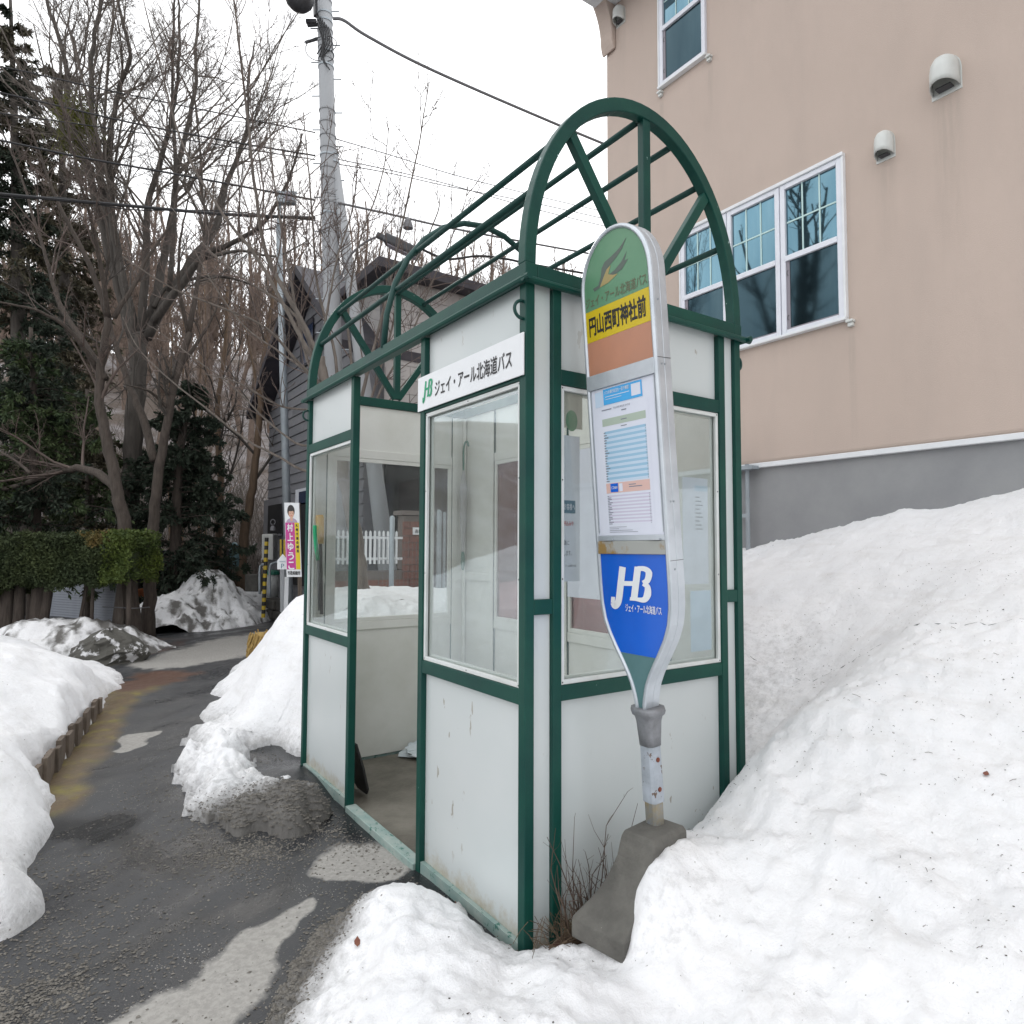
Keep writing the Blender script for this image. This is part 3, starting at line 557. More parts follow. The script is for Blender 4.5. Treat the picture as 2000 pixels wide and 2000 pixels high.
def lm(xs, ys):
    X, Y = np.meshgrid(xs, ys, indexing='ij'); H = sf(X, Y); e = np.clip(H/.1, 0, 1)
    H = H+fbm(X, Y, 1.7, 3, 131)*.10*e+fbm(X, Y, 7, 3, 141)*.035*np.clip((H+.02)/.06, 0, 1); xl = np.interp(Y, [2.5, 2.86, 4.95, 6.6, 8], [-1.2, -1.44, -1.00, -.66, -.3])+fbm(X, Y, 3, 3, 88)*.14; H = np.where(Y > 2.45, np.minimum(H, (xl-X)*2.6+.01), H)
    H = np.where(H < .03, H*3-.06, H); H = np.clip(H, -.16, 1.5)
    k = np.maximum.reduce([H[:-1, :-1], H[1:, :-1], H[1:, 1:], H[:-1, 1:]]) > -.11
    k &= ((X[:-1, :-1]+fbm(X[:-1, :-1], Y[:-1, :-1], 2, 2)) > -5.6)
    grid(xs, ys, H, 'snow_mound', snowm, {'dirt_shade': np.clip(np.clip(1-H/.14, 0, 1)*.35+fbm(X, Y, 1.3, 4, 61)*.15-.06, 0, 1)}, keep=k)
lm(np.arange(-6, -.4, .03), np.arange(.6, 8.2, .035))
# ---- dirty snow piles further up the lane
def pile(c, rx, ry, h, name, dirty, seed, rot=0):
    xs = np.arange(c[0]-rx*1.4, c[0]+rx*1.4, .05); ys = np.arange(c[1]-ry*1.4, c[1]+ry*1.4, .05); X, Y = np.meshgrid(xs, ys, indexing='ij')
    a, b = X-c[0], Y-c[1]; x_ = a*math.cos(rot)+b*math.sin(rot); y_ = -a*math.sin(rot)+b*math.cos(rot)
    H = h*(1-np.hypot(x_/rx, y_/ry)**1.6)*(1+fbm(X, Y, 1.3, 2, seed)*.5)+fbm(X, Y, 2.2, 5, seed)*.32*h+fbm(X, Y, 12, 3, seed)*.07
    k = np.maximum.reduce([H[:-1, :-1], H[1:, :-1], H[1:, 1:], H[:-1, 1:]]) > -.1
    D = np.clip(dirty+fbm(X, Y, 7.5, 5, seed+7, .8)*1.35+fbm(X, Y, 1.6, 3, seed+9)*.6, 0, 1)
    return grid(xs, ys, np.clip(H, -.15, 9), name, snowm, {'dirt_shade': D}, keep=k)
pl = gp(395, 1222); pile((pl[0]+.15, pl[1]+.5), 2.0, .95, .82, 'dirty_snow_pile', .02, 5, math.radians(35))
pl = gp(490, 1182); pile((pl[0]+.2, pl[1]+.4), 1.5, .8, .35, 'dirty_snow_pile', .1, 15)
pl = gp(130, 1285); pile((pl[0], pl[1]+.5), 1.25, .75, .50, 'dirty_snow_pile', .34, 25)
# ---- wooded hillside
hx = np.linspace(-170, 190, 130); hy = np.linspace(16, 260, 110); HX, HY = np.meshgrid(hx, hy, indexing='ij')
def hillz(x, y):
    d = np.clip(y-17, 0, None); amp = 20+7*np.clip((x-4)/38., 0, 1); return amp*(1-np.exp(-d/30.))*(1+.10*np.sin(x*.05+1))-1.0+fbm(x, y, .06, 3, 8)*3*np.clip(d/20, 0, 1)
grid(hx, hy, hillz(HX, HY), 'hillside', hillm)

# ================================================================ THE BUS SHELTER
Wd, Ln, ZB, ZT = 1.268, 2.545, 2.455, 2.53
sh = thing('bus_shelter', 'green framed white panelled bus shelter with open arched roof frame standing beside the snow bank', 'bus shelter', (Wd/2, Ln/2, 0))
PW = .042
def post(x, y): return MB().box(x, x+PW, y, y+PW, -.02, ZB).build('post', green, sh, bevel=.003)
ends_x = (0, .129, 1.110, Wd-PW)
for y in (0, Ln-PW):
    for x in ends_x: post(x, y)
for y in (.814, 1.703): post(0, y)
for y in (.418, 1.250, 2.082): post(Wd-PW, y)
# ring beam of rectangular tube with its drip lip
def beam(a, b, **k): return MB().box(a[0], b[0], a[1], b[1], a[2], b[2]).build('beam', green, sh, bevel=.003)
beam((-.006, -.006, ZB+.012), (.050, Ln+.006, ZT)); beam((Wd-.05, -.006, ZB+.012), (Wd+.006, Ln+.006, ZT))
beam((.0505, -.006, ZB+.012), (Wd-.0505, .050, ZT)); beam((.0505, Ln-.05, ZB+.012), (Wd-.0505, Ln+.006, ZT))
LIP = .022
def lip(p, q): return MB().tube([p, q], .0135, 10).build('drip_lip', green, sh, smooth=False, bevel=0)
lip((-.018, -.05, ZB+.004), (-.018, Ln+.05, ZB+.004)); lip((-.03, -.019, ZB+.003), (Wd+.05, -.019, ZB+.003)); lip((Wd+.018, -.05, ZB+.002), (Wd+.018, Ln+.05, ZB+.002)); lip((-.03, Ln+.019, ZB+.001), (Wd+.04, Ln+.019, ZB+.001))
ZU0, ZU1, ZS0, ZS1, ZM0, ZM1 = 2.089, 2.149, .884, .9415, 1.212, 1.268
def rail(axis, a, b, z0, z1, side):
    # green outer face, cream inner skin, as on the real frame
    g = MB(); c = MB()
    if axis == 'y':
        x0 = 0 if side == 0 else Wd-PW
        if side == 0: g.box(x0+.002, x0+.024, a, b, z0, z1); c.box(x0+.0245, x0+.046, a, b, z0, z1)
        else: g.box(x0+.018, x0+.040, a, b, z0, z1); c.box(x0-.004, x0+.0175, a, b, z0, z1)
    else:
        y0 = 0 if side == 0 else Ln-PW
        if side == 0: g.box(a, b, y0+.002, y0+.024, z0, z1); c.box(a, b, y0+.0245, y0+.046, z0, z1)
        else: g.box(a, b, y0+.018, y0+.040, z0, z1); c.box(a, b, y0-.004, y0+.0175, z0, z1)
    g.build('rail', green, sh, bevel=.002); c.build('inner_rail', cream, sh, bevel=.002)
def bay(axis, a, b, side, glass, window=True, tint=None):
    def pn(name, mat, u0, u1, z0, z1, d0, d1, bev=.001, par=sh):
        if axis == 'y':
            q = (d0, d1) if side == 0 else (Wd-d1, Wd-d0); return MB().box(q[0], q[1], u0, u1, z0, z1).build(name, mat, par, bevel=bev)
        q = (d0, d1) if side == 0 else (Ln-d1, Ln-d0); return MB().box(u0, u1, q[0], q[1], z0, z1).build(name, mat, par, bevel=bev)
    if window:
        rail(axis, a, b, ZU0, ZU1, side); rail(axis, a, b, ZS0, ZS1, side)
        pn('white_panel', panelm, a, b, ZU1, ZB+.012, .026, .030); pn('inner_panel', cream, a, b, ZU1, ZB+.012, .0305, .034)
        pn('white_panel', panelm, a, b, .0, ZS0, .026, .030); pn('inner_panel', cream, a, b, .0, ZS0, .0305, .034)
        pn('base_rail', paleg, a, b, -.03, .035, .004, .0255)
        w = .019; f0, f1 = .008, .022
        fr = MB()
        def fb(u0, u1, z0, z1):
            if axis == 'y': q = (f0, f1) if side == 0 else (Wd-f1, Wd-f0); fr.box(q[0], q[1], u0, u1, z0, z1)
            else: q = (f0, f1) if side == 0 else (Ln-f1, Ln-f0); fr.box(u0, u1, q[0], q[1], z0, z1)
        fb(a+.001, a+w, ZS1+.001, ZU0-.001); fb(b-w, b-.001, ZS1+.001, ZU0-.001); fb(a+w, b-w, ZS1+.001, ZS1+w); fb(a+w, b-w, ZU0-w, ZU0-.001)
        wf = fr.build('window_frame', whitef, sh, bevel=.002); sc_ = MB()
        for uu in (a+.010, (a+b)/2, b-.010):
            for zz in (ZS1+.010, ZS1+.40, ZS1+.78, ZU0-.010):
                if abs(uu-(a+b)/2) < .01 and ZS1+.1 < zz < ZU0-.1: continue
                dd = {('y', 0): ((.0072, uu, zz), (.0085, uu, zz)), ('y', 1): ((Wd-.0072, uu, zz), (Wd-.0085, uu, zz)), ('x', 0): ((uu, .0072, zz), (uu, .0085, zz)), ('x', 1): ((uu, Ln-.0072, zz), (uu, Ln-.0085, zz))}[(axis, side)]; sc_.tube(dd, .0032, 6)
        sc_.build('screw', dark, wf, kind='stuff')
        fr = MB(); f0, f1 = .030, .044
        fb(a+.001, a+.028, ZS1+.001, ZU0-.001); fb(b-.028, b-.001, ZS1+.001, ZU0-.001); fb(a+.028, b-.028, ZS1+.001, ZS1+.028); fb(a+.028, b-.028, ZU0-.028, ZU0-.001)
        fr.build('inner_window_frame', cream, sh, bevel=.002)
        pn('pane', glass, a+.002, b-.002, ZS1+.002, ZU0-.002, .0235, .0255, 0, wf)
E = .0005
bay('y', PW+E, .814-E, 0, clearg); bay('y', 1.703+PW+E, Ln-PW-E, 0, clearg)
bay('x', .129+PW+E, 1.110-E, 0, clearg); bay('x', .129+PW+E, 1.110-E, 1, clearg)
bay('y', .418+PW+E, 1.250-E, 1, tintg); bay('y', 1.250+PW+E, 2.082-E, 1, tintg)
for a, b in ((PW+E, .418-E), (2.082+PW+E, Ln-PW-E)):
    rail('y', a, b, ZM0, ZM1, 1)
    for z0, z1 in ((0, ZM0), (ZM1, ZB+.012)):
        MB().box(Wd-.030, Wd-.026, a, b, z0, z1).build('white_panel', panelm, sh, bevel=.001); MB().box(Wd-.034, Wd-.0305, a, b, z0, z1).build('inner_panel', cream, sh, bevel=.001)
MB().box(Wd-.0475, Wd-.0465, .47, 1.245, 1.16, 2.06).build('frosted_sheet', paper, sh)
# narrow white strips between the paired end posts
for side in (0, 1):
    for a, b in ((PW+E, .129-E), (1.110+PW+E, Wd-PW-E)):
        rail('x', a, b, ZM0, ZM1, side)
        for z0, z1 in ((.0, ZM0), (ZM1, ZB+.012)):
            q = (.020, .024) if side == 0 else (Ln-.024, Ln-.020); MB().box(a, b, q[0], q[1], z0, z1).build('white_strip', panelm, sh, bevel=.001)
            q = (.0245, .036) if side == 0 else (Ln-.036, Ln-.0245); MB().box(a, b, q[0], q[1], z0, z1).build('inner_panel', cream, sh, bevel=.001)
# cream inner skins of the posts
for y in (.046, Ln-.056):
    for x in (.129, 1.110): MB().box(x+.002, x+PW-.002, y, y+.010, 0, ZB).build('inner_post', cream, sh, bevel=.002)
for x in (.046, Wd-.056):
    for y in (.418, 1.250, 2.082):
        if x > 1: MB().box(x, x+.010, y+.002, y+PW-.002, 0, ZB).build('inner_post', cream, sh, bevel=.002)
for x, y in ((.046, .046), (Wd-.066, .046), (.046, Ln-.066), (Wd-.066, Ln-.066)): MB().box(x, x+.02, y, y+.02, 0, ZB).build('inner_post', cream, sh, bevel=.002)
# door threshold and floor
MB().box(-.012, .050, .8565, 1.7025, -.03, .012).build('threshold', paleg, sh, bevel=.004)
MB().box(.052, Wd-.05, .052, Ln-.05, -.06, -.012).build('floor_slab', floorc, sh, bevel=.004)
# arches, spokes, purlins
EC, EA, EB_ = np.array([.634, 2.53]), .640, .852
def arc(n=40, a=EA, b=EB_, t0=0, t1=math.pi): return [(EC[0]-a*math.cos(t), EC[1]+b*math.sin(t)) for t in np.linspace(t0, t1, n)]
def arch(y0, y1):
    A = arc(); B = arc(a=EA-.052, b=EB_-.058); m = MB(); n = len(A)
    v = [(x, y0, z) for x, z in A]+[(x, y0, z) for x, z in B]+[(x, y1, z) for x, z in A]+[(x, y1, z) for x, z in B]; f = []
    for i in range(n-1):
        f += [(i, i+1, n+i+1, n+i), (2*n+i+1, 2*n+i, 3*n+i, 3*n+i+1), (i+1, i, 2*n+i, 2*n+i+1), (n+i, n+i+1, 3*n+i+1, 3*n+i)]
    f += [(0, n, 3*n, 2*n), (n-1, 3*n-1, 4*n-1, 2*n-1)]
    return m.add(v, f).build('arch', greenc, sh, bevel=.004)
for y0 in (-.002, Ln-.046):
    ar = arch(y0, y0+.048); yc = y0+.024; hub = (.650, yc, 2.545)
    MB().bar(hub, (.650, yc, EC[1]+EB_-.045), .044, .036, (0, 1, 0)).build('spoke', green, sh, bevel=.003)
    for sx in (-1, 1):
        th = math.radians(47) if sx < 0 else math.radians(46)
        MB().bar((.650+sx*.01, yc, 2.55), (EC[0]+sx*(EA-.035)*math.cos(th), yc, EC[1]+(EB_-.035)*math.sin(th)), .044, .035, (0, 1, 0)).build('spoke', green, sh, bevel=.003)
tg = lambda x: math.acos(np.clip((EC[0]-x)/EA, -1, 1))
for x in (.045, .17, .64, .862, 1.045, 1.205):
    t_ = tg(x); px, pz = EC[0]-(EA-.030)*math.cos(t_), EC[1]+(EB_-.034)*math.sin(t_)
    if x in (.64,): px, pz = .640, 3.335
    MB().tube([(px, .046, pz), (px, Ln-.046, pz)], .0145, 12).build('purlin', greenpipe, sh, smooth=True)
MB().tube([(x, 1.30, z-.012) for x, z in arc(15, EA-.01, EB_-.01)], .0165, 12).build('middle_arch', greenpipe, sh, smooth=True)
# lifting hooks near the top of the corner posts
def hook(cx, cy, axis, s):
    P = []
    for a in np.linspace(-1.35, 1.35, 14):
        o, z = math.cos(a)*.036, 2.352+math.sin(a)*.034
        P.append((cx+(s*o if axis == 'x' else 0), cy+(s*o if axis == 'y' else 0), z))
    P = [(cx, cy, P[0][2]+.0)]+P+[(cx, cy, P[-1][2])]
    MB().tube(catmull(P, 2), .0065, 8).build('hook', greenpipe, sh, smooth=True)
hook(-.001, .021, 'x', -1); hook(Wd+.0, .022, 'x', 1); hook(.0, Ln-.02, 'x', -1); hook(Wd, Ln-.02, 'x', 1)
# name board
nbz0, nbz1, nby0, nby1 = 2.101, 2.262, .003, .862
nb = MB().box(-.010, -.004, nby0, nby1, nbz0, nbz1).build('name_board', white, sh, bevel=.001)
R_, U_ = (0, -1, 0), (0, 0, 1)
text('ジェイ・アール北海道バス', 'lettering', inkk, nb, (-.010, .690, 2.143), R_, U_, .615, .072, .016, lift=.0015)
def logo(parent, org, w, h, mat, lift=.0015, R_=R_, U_=U_):
    # joined slanted J, H and B drawn as plates; unit box 1 x 1
    R_ = np.array(R_, float); U_ = np.array(U_, float); N = np.cross(R_, U_); org = np.array(org, float); m = MB()
    def strip(P, wid):
        P = catmull(P, 6); T = np.gradient(P, axis=0); T /= np.linalg.norm(T, axis=1)[:, None]; Nn = np.stack([-T[:, 1], T[:, 0]], 1)
        wd = np.interp(np.linspace(0, 1, len(P)), np.linspace(0, 1, len(wid)), wid)[:, None]/2
        add2(P-Nn*wd, P+Nn*wd)
    def add2(A, B):
        n = len(A); m.k = getattr(m, 'k', 0)+1; V = [org+R_*(p[0]*w)+U_*(p[1]*h)+N*(lift+m.k*.00012) for p in list(A)+list(B)]
        m.add(V, [(i, i+1, n+i+1, n+i) for i in range(n-1)])
    # J stem curving to the left hook
    strip([(.345, .97), (.31, .78), (.265, .55), (.225, .33), (.175, .16), (.09, .075), (.035, .15)], [.155, .155, .155, .155, .15, .13, .10])
    add2([(.02, .285), (.0, .15)], [(.115, .285), (.10, .15)])
    # H bar and right stem
    add2([(.32, .655), (.30, .55)], [(.60, .665), (.58, .56)])
    add2([(.63, .985), (.485, .24)], [(.785, .985), (.64, .24)])
    # B: two bowls and base
    strip([(.70, .945), (.86, .94), (.945, .86), (.90, .70), (.80, .635)], [.10, .11, .15, .13, .10])
    strip([(.80, .625), (.895, .56), (.885, .40), (.80, .28), (.62, .275)], [.09, .13, .16, .12, .075])
    add2([(.485, .315), (.47, .24)], [(.70, .315), (.68, .24)])
    return m.build('logo', mat, parent)
logo(nb, (-.010, .812, 2.131), .098, .105, inkg)
# notices on the inside of the glass at the near end
def sheet(name, x0, x1, z0, z1, y, mat=paper): return MB().box(x0, x1, y, y+.001, z0, z1).build(name, mat, sh)
nt1 = sheet('notice', .185, .285, 1.33, 1.90, .0285, paper)
R2, U2 = (1, 0, 0), (0, 0, 1)
hd = MB().box(.186, .262, .0272, .0276, 1.595, 1.645).build('header_band', inkb, nt1)
text('のお客様へ', 'lettering', paper, nt1, (.190, .0272, 1.607), R2, U2, .068, .026, .01, lift=.001)
text('の呼込みや', 'lettering', inkr, nt1, (.190, .0285, 1.545), R2, U2, .062, .020, .008)
text('閉鎖に', 'lettering', inkt, nt1, (.190, .0285, 1.470), R2, U2, .040, .020, .008)
text('たします。', 'lettering', inkt, nt1, (.190, .0285, 1.430), R2, U2, .052, .020, .008)
text('ジェイ・アール北海道バス(株)', 'lettering', inkt, nt1, (.190, .0285, 1.385), R2, U2, .075, .010, .004)
nt2 = sheet('timetable_sheet', .885, 1.055, 1.30, 1.78, .0285, paper)
MB().box(.965, 1.054, .0272, .0276, 1.72, 1.745).build('header_band', prow2, nt2)
for k in range(9): MB().box(.968, .968+.03+.01*(k % 3), .0272, .0276, 1.69-.018*k, 1.694-.018*k).build('text_line', inkt, nt2)
nt3 = sheet('poster', .93, 1.07, 1.0, 1.27, .0285, prow2)
# rust streak posters on the inside of the back wall: green round notice seen through the near end
nt4 = MB().box(.174, .30, .0290, .0300, 1.93, 2.068).build('round_notice', creamw, sh); q4 = yp(1116, 822, .03); MB().poly([(q4[0]+.030*math.cos(a_), .0284, q4[2]+.042*math.sin(a_)) for a_ in np.linspace(0, 2*math.pi, 24, endpoint=False)]).build('green_disc', sgreen, nt4)

# ================================================================ THE BUS STOP SIGN
P0 = np.array([.36, -.28, .49]); SU = np.array([-.16, .005, 2.11]); SU /= np.linalg.norm(SU)
SR = np.array([0, -1, 0.]); SR -= SU*(SR@SU); SR /= np.linalg.norm(SR); SN = np.cross(SR, SU); S0 = -.023
bs = thing('bus_stop_sign', 'tall paddle shaped bus stop sign with timetable leaning on a concrete block in the snow', 'bus stop sign', (.34, -.3, .12))
def sp(s, t, n=0): return P0+SR*(s+S0)+SU*t+SN*n
HW = [(.375, .024), (.42, .028), (.48, .043), (.52, .062), (.56, .086), (.61, .118), (.66, .147), (.71, .167), (.77, .178), (.84, .181), (1.0, .181), (1.93, .181)]
def outline(ins=0.0, n=10):
    rt = []
    T = np.concatenate([np.linspace(.375, .84, 26), [1.0, 1.3, 1.6, 1.93]]); tt, ww = zip(*HW)
    for t in T: rt.append((max(np.interp(t, tt, ww)-ins, .006), t+(ins if t < .376 else 0)))
    for a in np.linspace(0, math.pi/2, 14)[1:]: rt.append(((.181-ins)*math.cos(a), 1.93+(.207-ins)*math.sin(a)))
    lt = [(-s, t) for s, t in rt[:-1]][::-1]; return rt+lt
O = outline()
def slab(name, mat, n0, n1, ins, par=bs, bev=.0025, t0=None, t1=None):
    o = outline(ins)
    if t0 is not None:
        rt = sorted([(s, t) for s, t in o if s >= 0 and t0 < t < t1], key=lambda q: q[1])
        def w(t): 
            R_ = sorted([(tt_, s) for s, tt_ in o if s >= 0]); return float(np.interp(t, [q[0] for q in R_], [q[1] for q in R_]))
        rt = [(w(t0), t0)]+rt+([(w(t1), t1)] if t1 < 2.1 else []); o = rt+[(-s, t) for s, t in rt[::-1]]
        if t1 > 2.1: o = [q for i, q in enumerate(o) if not (i and abs(q[0]-o[i-1][0]) < 1e-5 and abs(q[1]-o[i-1][1]) < 1e-5)]
    m = MB(); m.prism([sp(s, t, n1) for s, t in o][::-1], [sp(s, t, n0) for s, t in o][::-1]); return m.build(name, mat, par, bevel=bev)
front = slab('front_casing', alu, 0, -.030, 0); slab('rear_casing', alu, -.0305, -.065, 0.0008)
m = MB(); oo = [sp(s, t, .0005) for s, t in outline(.0085)]; m.tube(oo+[oo[0]], .0090, 8, cap=False); m.build('rim', alu, bs, smooth=True)
F0, F1 = .0012, .0004
g_ = slab('crown_panel', sgreen, .0018, F1, .012, t0=1.8665, t1=2.2, bev=0)
y_ = slab('stop_name_panel', syellow, .0022, F1, .012, t0=1.750, t1=1.866, bev=0)
slab('orange_panel', sorange, .0018, F1, .012, t0=1.624, t1=1.7495, bev=0)
fr_ = slab('hinge_rail', alu, .010, F1, .011, t0=1.568, t1=1.6235, bev=.002)
ca_ = slab('timetable_case', paper, .0018, F1, .012, t0=1.020, t1=1.5675, bev=0)
slab('lower_rail', alu, .007, F1, .012, t0=1.000, t1=1.0195, bev=.002)
ru_ = slab('latch_rail', rusty, .010, F1, .012, t0=.952, t1=.9995, bev=.002)
b_ = slab('company_panel', sblue, .0018, F1, .012, t0=.590, t1=.9515, bev=0)
slab('neck_panel', steal, .0018, F1, .009, t0=.377, t1=.5895, bev=0)
for s in (-.13, .10): MB().bar(sp(s, 1.005, .009), sp(s+.05, 1.005, .009), .006, .012, SN).build('latch', alu, ru_)
cp = MB(); 
for sg in (-1, 1):
    cp.bar(sp(sg*.160, 1.03, .003), sp(sg*.160, 1.565, .003), .004, .003, SN)
cp.build('case_edge', alu, ca_)
def stext(b, par, s, t, w, h, mat, bold=.01, nm='lettering', lift=.0032, shear=0): return text(b, nm, mat, par, sp(s, t), SR, SU, w, h, bold, lift, shear)
stext('円山西町神社前', y_, -.148, 1.770, .292, .076, inkk, .034)
stext('ジェイ・アール北海道バス', g_, -.160, 1.878, .315, .040, ink_brown, .016, lift=.0026)
# faded swallow emblem drawn as plates
def plate(par, P, mat, n=.0026, nm='emblem'):
    m = MB(); m.poly([sp(s, t, n) for s, t in P]); return m.build(nm, mat, par)
plate(g_, [(-.115, 1.945), (-.085, 1.948), (-.070, 1.975), (-.062, 2.005), (-.045, 2.022), (-.010, 2.030), (.035, 2.045), (.072, 2.070), (.050, 2.040), (.018, 2.018), (-.022, 2.000), (-.040, 1.988), (-.060, 1.962), (-.080, 1.937), (-.108, 1.932)], ink_grey)
plate(g_, [(-.078, 1.938), (-.058, 1.965), (-.036, 1.992), (-.014, 2.000), (-.030, 1.972), (-.006, 1.962), (.020, 1.958), (-.030, 1.942)], ink_tan, .0028)
plate(g_, [(-.026, 1.970), (.005, 1.976), (.040, 1.994), (.070, 2.022), (.055, 1.992), (.075, 1.993), (.040, 1.966), (.000, 1.960)], ink_grey)
logo(b_, sp(-.122, .745), .215, .165, white, .0032, SR, SU)
stext('ジェイ・アール北海道バス', b_, -.046, .742, .175, .030, white, .016)
# paper timetable behind the clear door
tt = MB(); tt.poly([sp(s, t, .0026) for s, t in ((-.122, 1.045), (.125, 1.045), (.125, 1.497), (-.122, 1.497))][::1]); tt = tt.build('timetable_sheet', paper, ca_)
def row(par, s0, s1, t0, t1, mat, n=.0032, nm='table_row'): 
    m = MB(); m.poly([sp(s, t, n) for s, t in ((s0, t0), (s1, t0), (s1, t1), (s0, t1))]); return m.build(nm, mat, par)
bp_ = row(ca_, -.095, .102, 1.503, 1.561, pblue, .0030, 'blue_notice'); row(ca_, -.140, -.100, 1.500, 1.556, prow2, .0030, 'small_notice')
stext('バスの運行状況を一目で確認！', bp_, -.088, 1.541, .130, .014, white, .01, lift=.0036); row(bp_, -.085, .04, 1.531, 1.533, white, .0034, 'text_line'); row(bp_, -.085, .00, 1.522, 1.5235, white, .0034, 'text_line')
row(bp_, .050, .095, 1.512, 1.554, paper, .0034, 'blank_square')
stext('円山西町神社前 のりば', tt, -.045, 1.482, .085, .008, inkt, .0, lift=.0036); row(tt, -.108, -.055, 1.483, 1.487, inkt, .0034, 'text_line'); row(tt, -.005, .020, 1.470, 1.474, inkt, .0034, 'text_line')
row(tt, -.108, .112, 1.425, 1.452, pgreen); row(tt, -.010, .020, 1.437, 1.4405, inkt, .0036, 'text_line'); row(tt, -.012, .018, 1.414, 1.417, inkt, .0036, 'text_line')
n_ = 20
for k in range(n_):
    t1 = 1.405-k*.00945; row(tt, -.100, .110, t1-.0093, t1, (prow1, prow2)[k % 2] if k % 2 == 0 or True else prow1)
    w_ = [.010, .016, .024, .014, .012, .010][(k*7) % 6]
    row(tt, -.104, -.104+w_, t1-.0068, t1-.0030, inkt, .0036, 'text_line'); row(tt, .106, .109, t1-.0065, t1-.0035, inkt, .0036, 'text_line')
pb = row(tt, -.108, .112, 1.176, 1.213, ppink); bb = row(tt, -.085, -.045, 1.179, 1.211, sblue, .0036, 'blue_badge'); stext('バスNAVI', bb, -.082, 1.190, .034, .012, white, .01, lift=.0040)
row(pb, -.040, -.022, 1.180, 1.209, paper, .0036, 'blank_square'); row(pb, .010, .045, 1.200, 1.203, inkt, .0036, 'text_line'); row(pb, .010, .075, 1.192, 1.195, inkt, .0036, 'text_line')
for k in range(18):
    t1 = 1.168-k*.0060; row(tt, -.100, .112, t1-.0058, t1, (prow3, paper)[k % 2]); w_ = [.008, .018, .026, .010, .022, .020][(k*5) % 6]
    row(tt, -.104, -.104+w_, t1-.0045, t1-.0018, inkt, .0036, 'text_line'); row(tt, .106, .109, t1-.0045, t1-.0020, inkt, .0036, 'text_line')
for k, w_ in enumerate((.09, .05, .12, .145)): row(tt, -.104, -.104+w_, 1.052-.0062*k-.002, 1.0535-.0062*k-.002, inkt, .0034, 'text_line')
# rivets on the side of the casing
for t in (1.82, 1.60, 1.13, .90):
    for n in ((-.018,) if t in (1.82, .90) else (-.018, -.034)):
        q = sp(.181, t, n); MB().tube([q, q+SR*.002], .0035, 8).build('rivet', galv, bs)
for t in (1.622, .93):
    MB().bar(sp(.1812, t, .002), sp(.1812, t, -.064), .0015, .0012, SR).build('casing_joint', dark, bs)
# socket and post
def lathe_sq(levels, name, mat, rn=.25, **k):
    m = MB(); V = []; 
    for t, hs, hn in levels:
        for i in range(16):
            a = i*math.pi/8+math.pi/16; c, s_ = math.cos(a), math.sin(a); e = 4.5; q = (abs(c)**e+abs(s_)**e)**(-1/e)
            V.append(sp(hs*c*q, t, -.0325+hn*s_*q))
    n = len(levels); F = [(i*16+j, i*16+(j+1) % 16, (i+1)*16+(j+1) % 16, (i+1)*16+j) for i in range(n-1) for j in range(16)]
    F += [tuple(range(15, -1, -1)), tuple(range((n-1)*16, n*16))]; return m.add(V, F).build(name, mat, bs, **k)
lathe_sq([(.262, .034, .032), (.30, .037, .034), (.35, .041, .037), (.368, .045, .041), (.375, .053, .048), (.388, .057, .051), (.400, .054, .048), (.401, .036, .036)], 'socket', sock, smooth=True)
lathe_sq([(.062, .0335, .0325), (.265, .0315, .0305)], 'post', postm)
lathe_sq([(-.02, .0285, .0275), (.061, .0285, .0275)], 'post_foot', postlow)
for t, s in ((.215, .013), (.11, .013)):
    q = sp(-.0, t, -.0325)+SR*.0325; MB().tube([q, q+SR*.003], .0085, 10).build('bolt', rust, bs)
# concrete foot: top slab, flared waist, foot slab
ang = math.radians(9); ex = np.array([math.cos(ang), math.sin(ang), 0]); ey = np.array([-math.sin(ang), math.cos(ang), 0]); bc = np.array([.300, -.345, 0])
lv = [(.135, .250, .112, .340, -.240), (.20, .250, .112, .340, -.240), (.215, .232, .106, .341, -.242), (.25, .190, .094, .345, -.250), (.29, .156, .084, .349, -.260), (.34, .128, .077, .353, -.270), (.39, .111, .072, .357, -.279), (.445, .103, .070, .360, -.284), (.455, .101, .069, .360, -.285), (.474, .092, .062, .360, -.285)]
V = []
for z, hx_, hy_, cx_, cy_ in lv:
    for i, j in ((-1, -1), (1, -1), (1, 1), (-1, 1)): V.append(np.array([cx_, cy_, z])+ex*i*hx_+ey*j*hy_)
n = len(lv); F = [(i*4+j, i*4+(j+1) % 4, (i+1)*4+(j+1) % 4, (i+1)*4+j) for i in range(n-1) for j in range(4)]+[(3, 2, 1, 0), tuple(range(4*n-4, 4*n))]
MB().add(V, F).build('concrete_foot', conc, bs, bevel=.006, seg=2)

# ================================================================ THE BEIGE HOUSE
XH = 3.4; YC = 3.24
ho = thing('beige_house', 'large beige rendered house with white sash windows on a grey concrete base behind the shelter', 'house', (7, -2, 1))
ZF = 2.165
MB().box(XH, XH+9, -11, YC, ZF, 9.6).build('wall', stucm, ho, bevel=.03, seg=3)
MB().box(XH+.03, XH+8.97, -10.97, YC-.03, -.5, ZF+.02).build('foundation', found, ho)
MB().box(XH-.014, XH+.05, -10.98, YC+.01, ZF-.035, ZF+.004).build('white_trim', trimw, ho, bevel=.003)
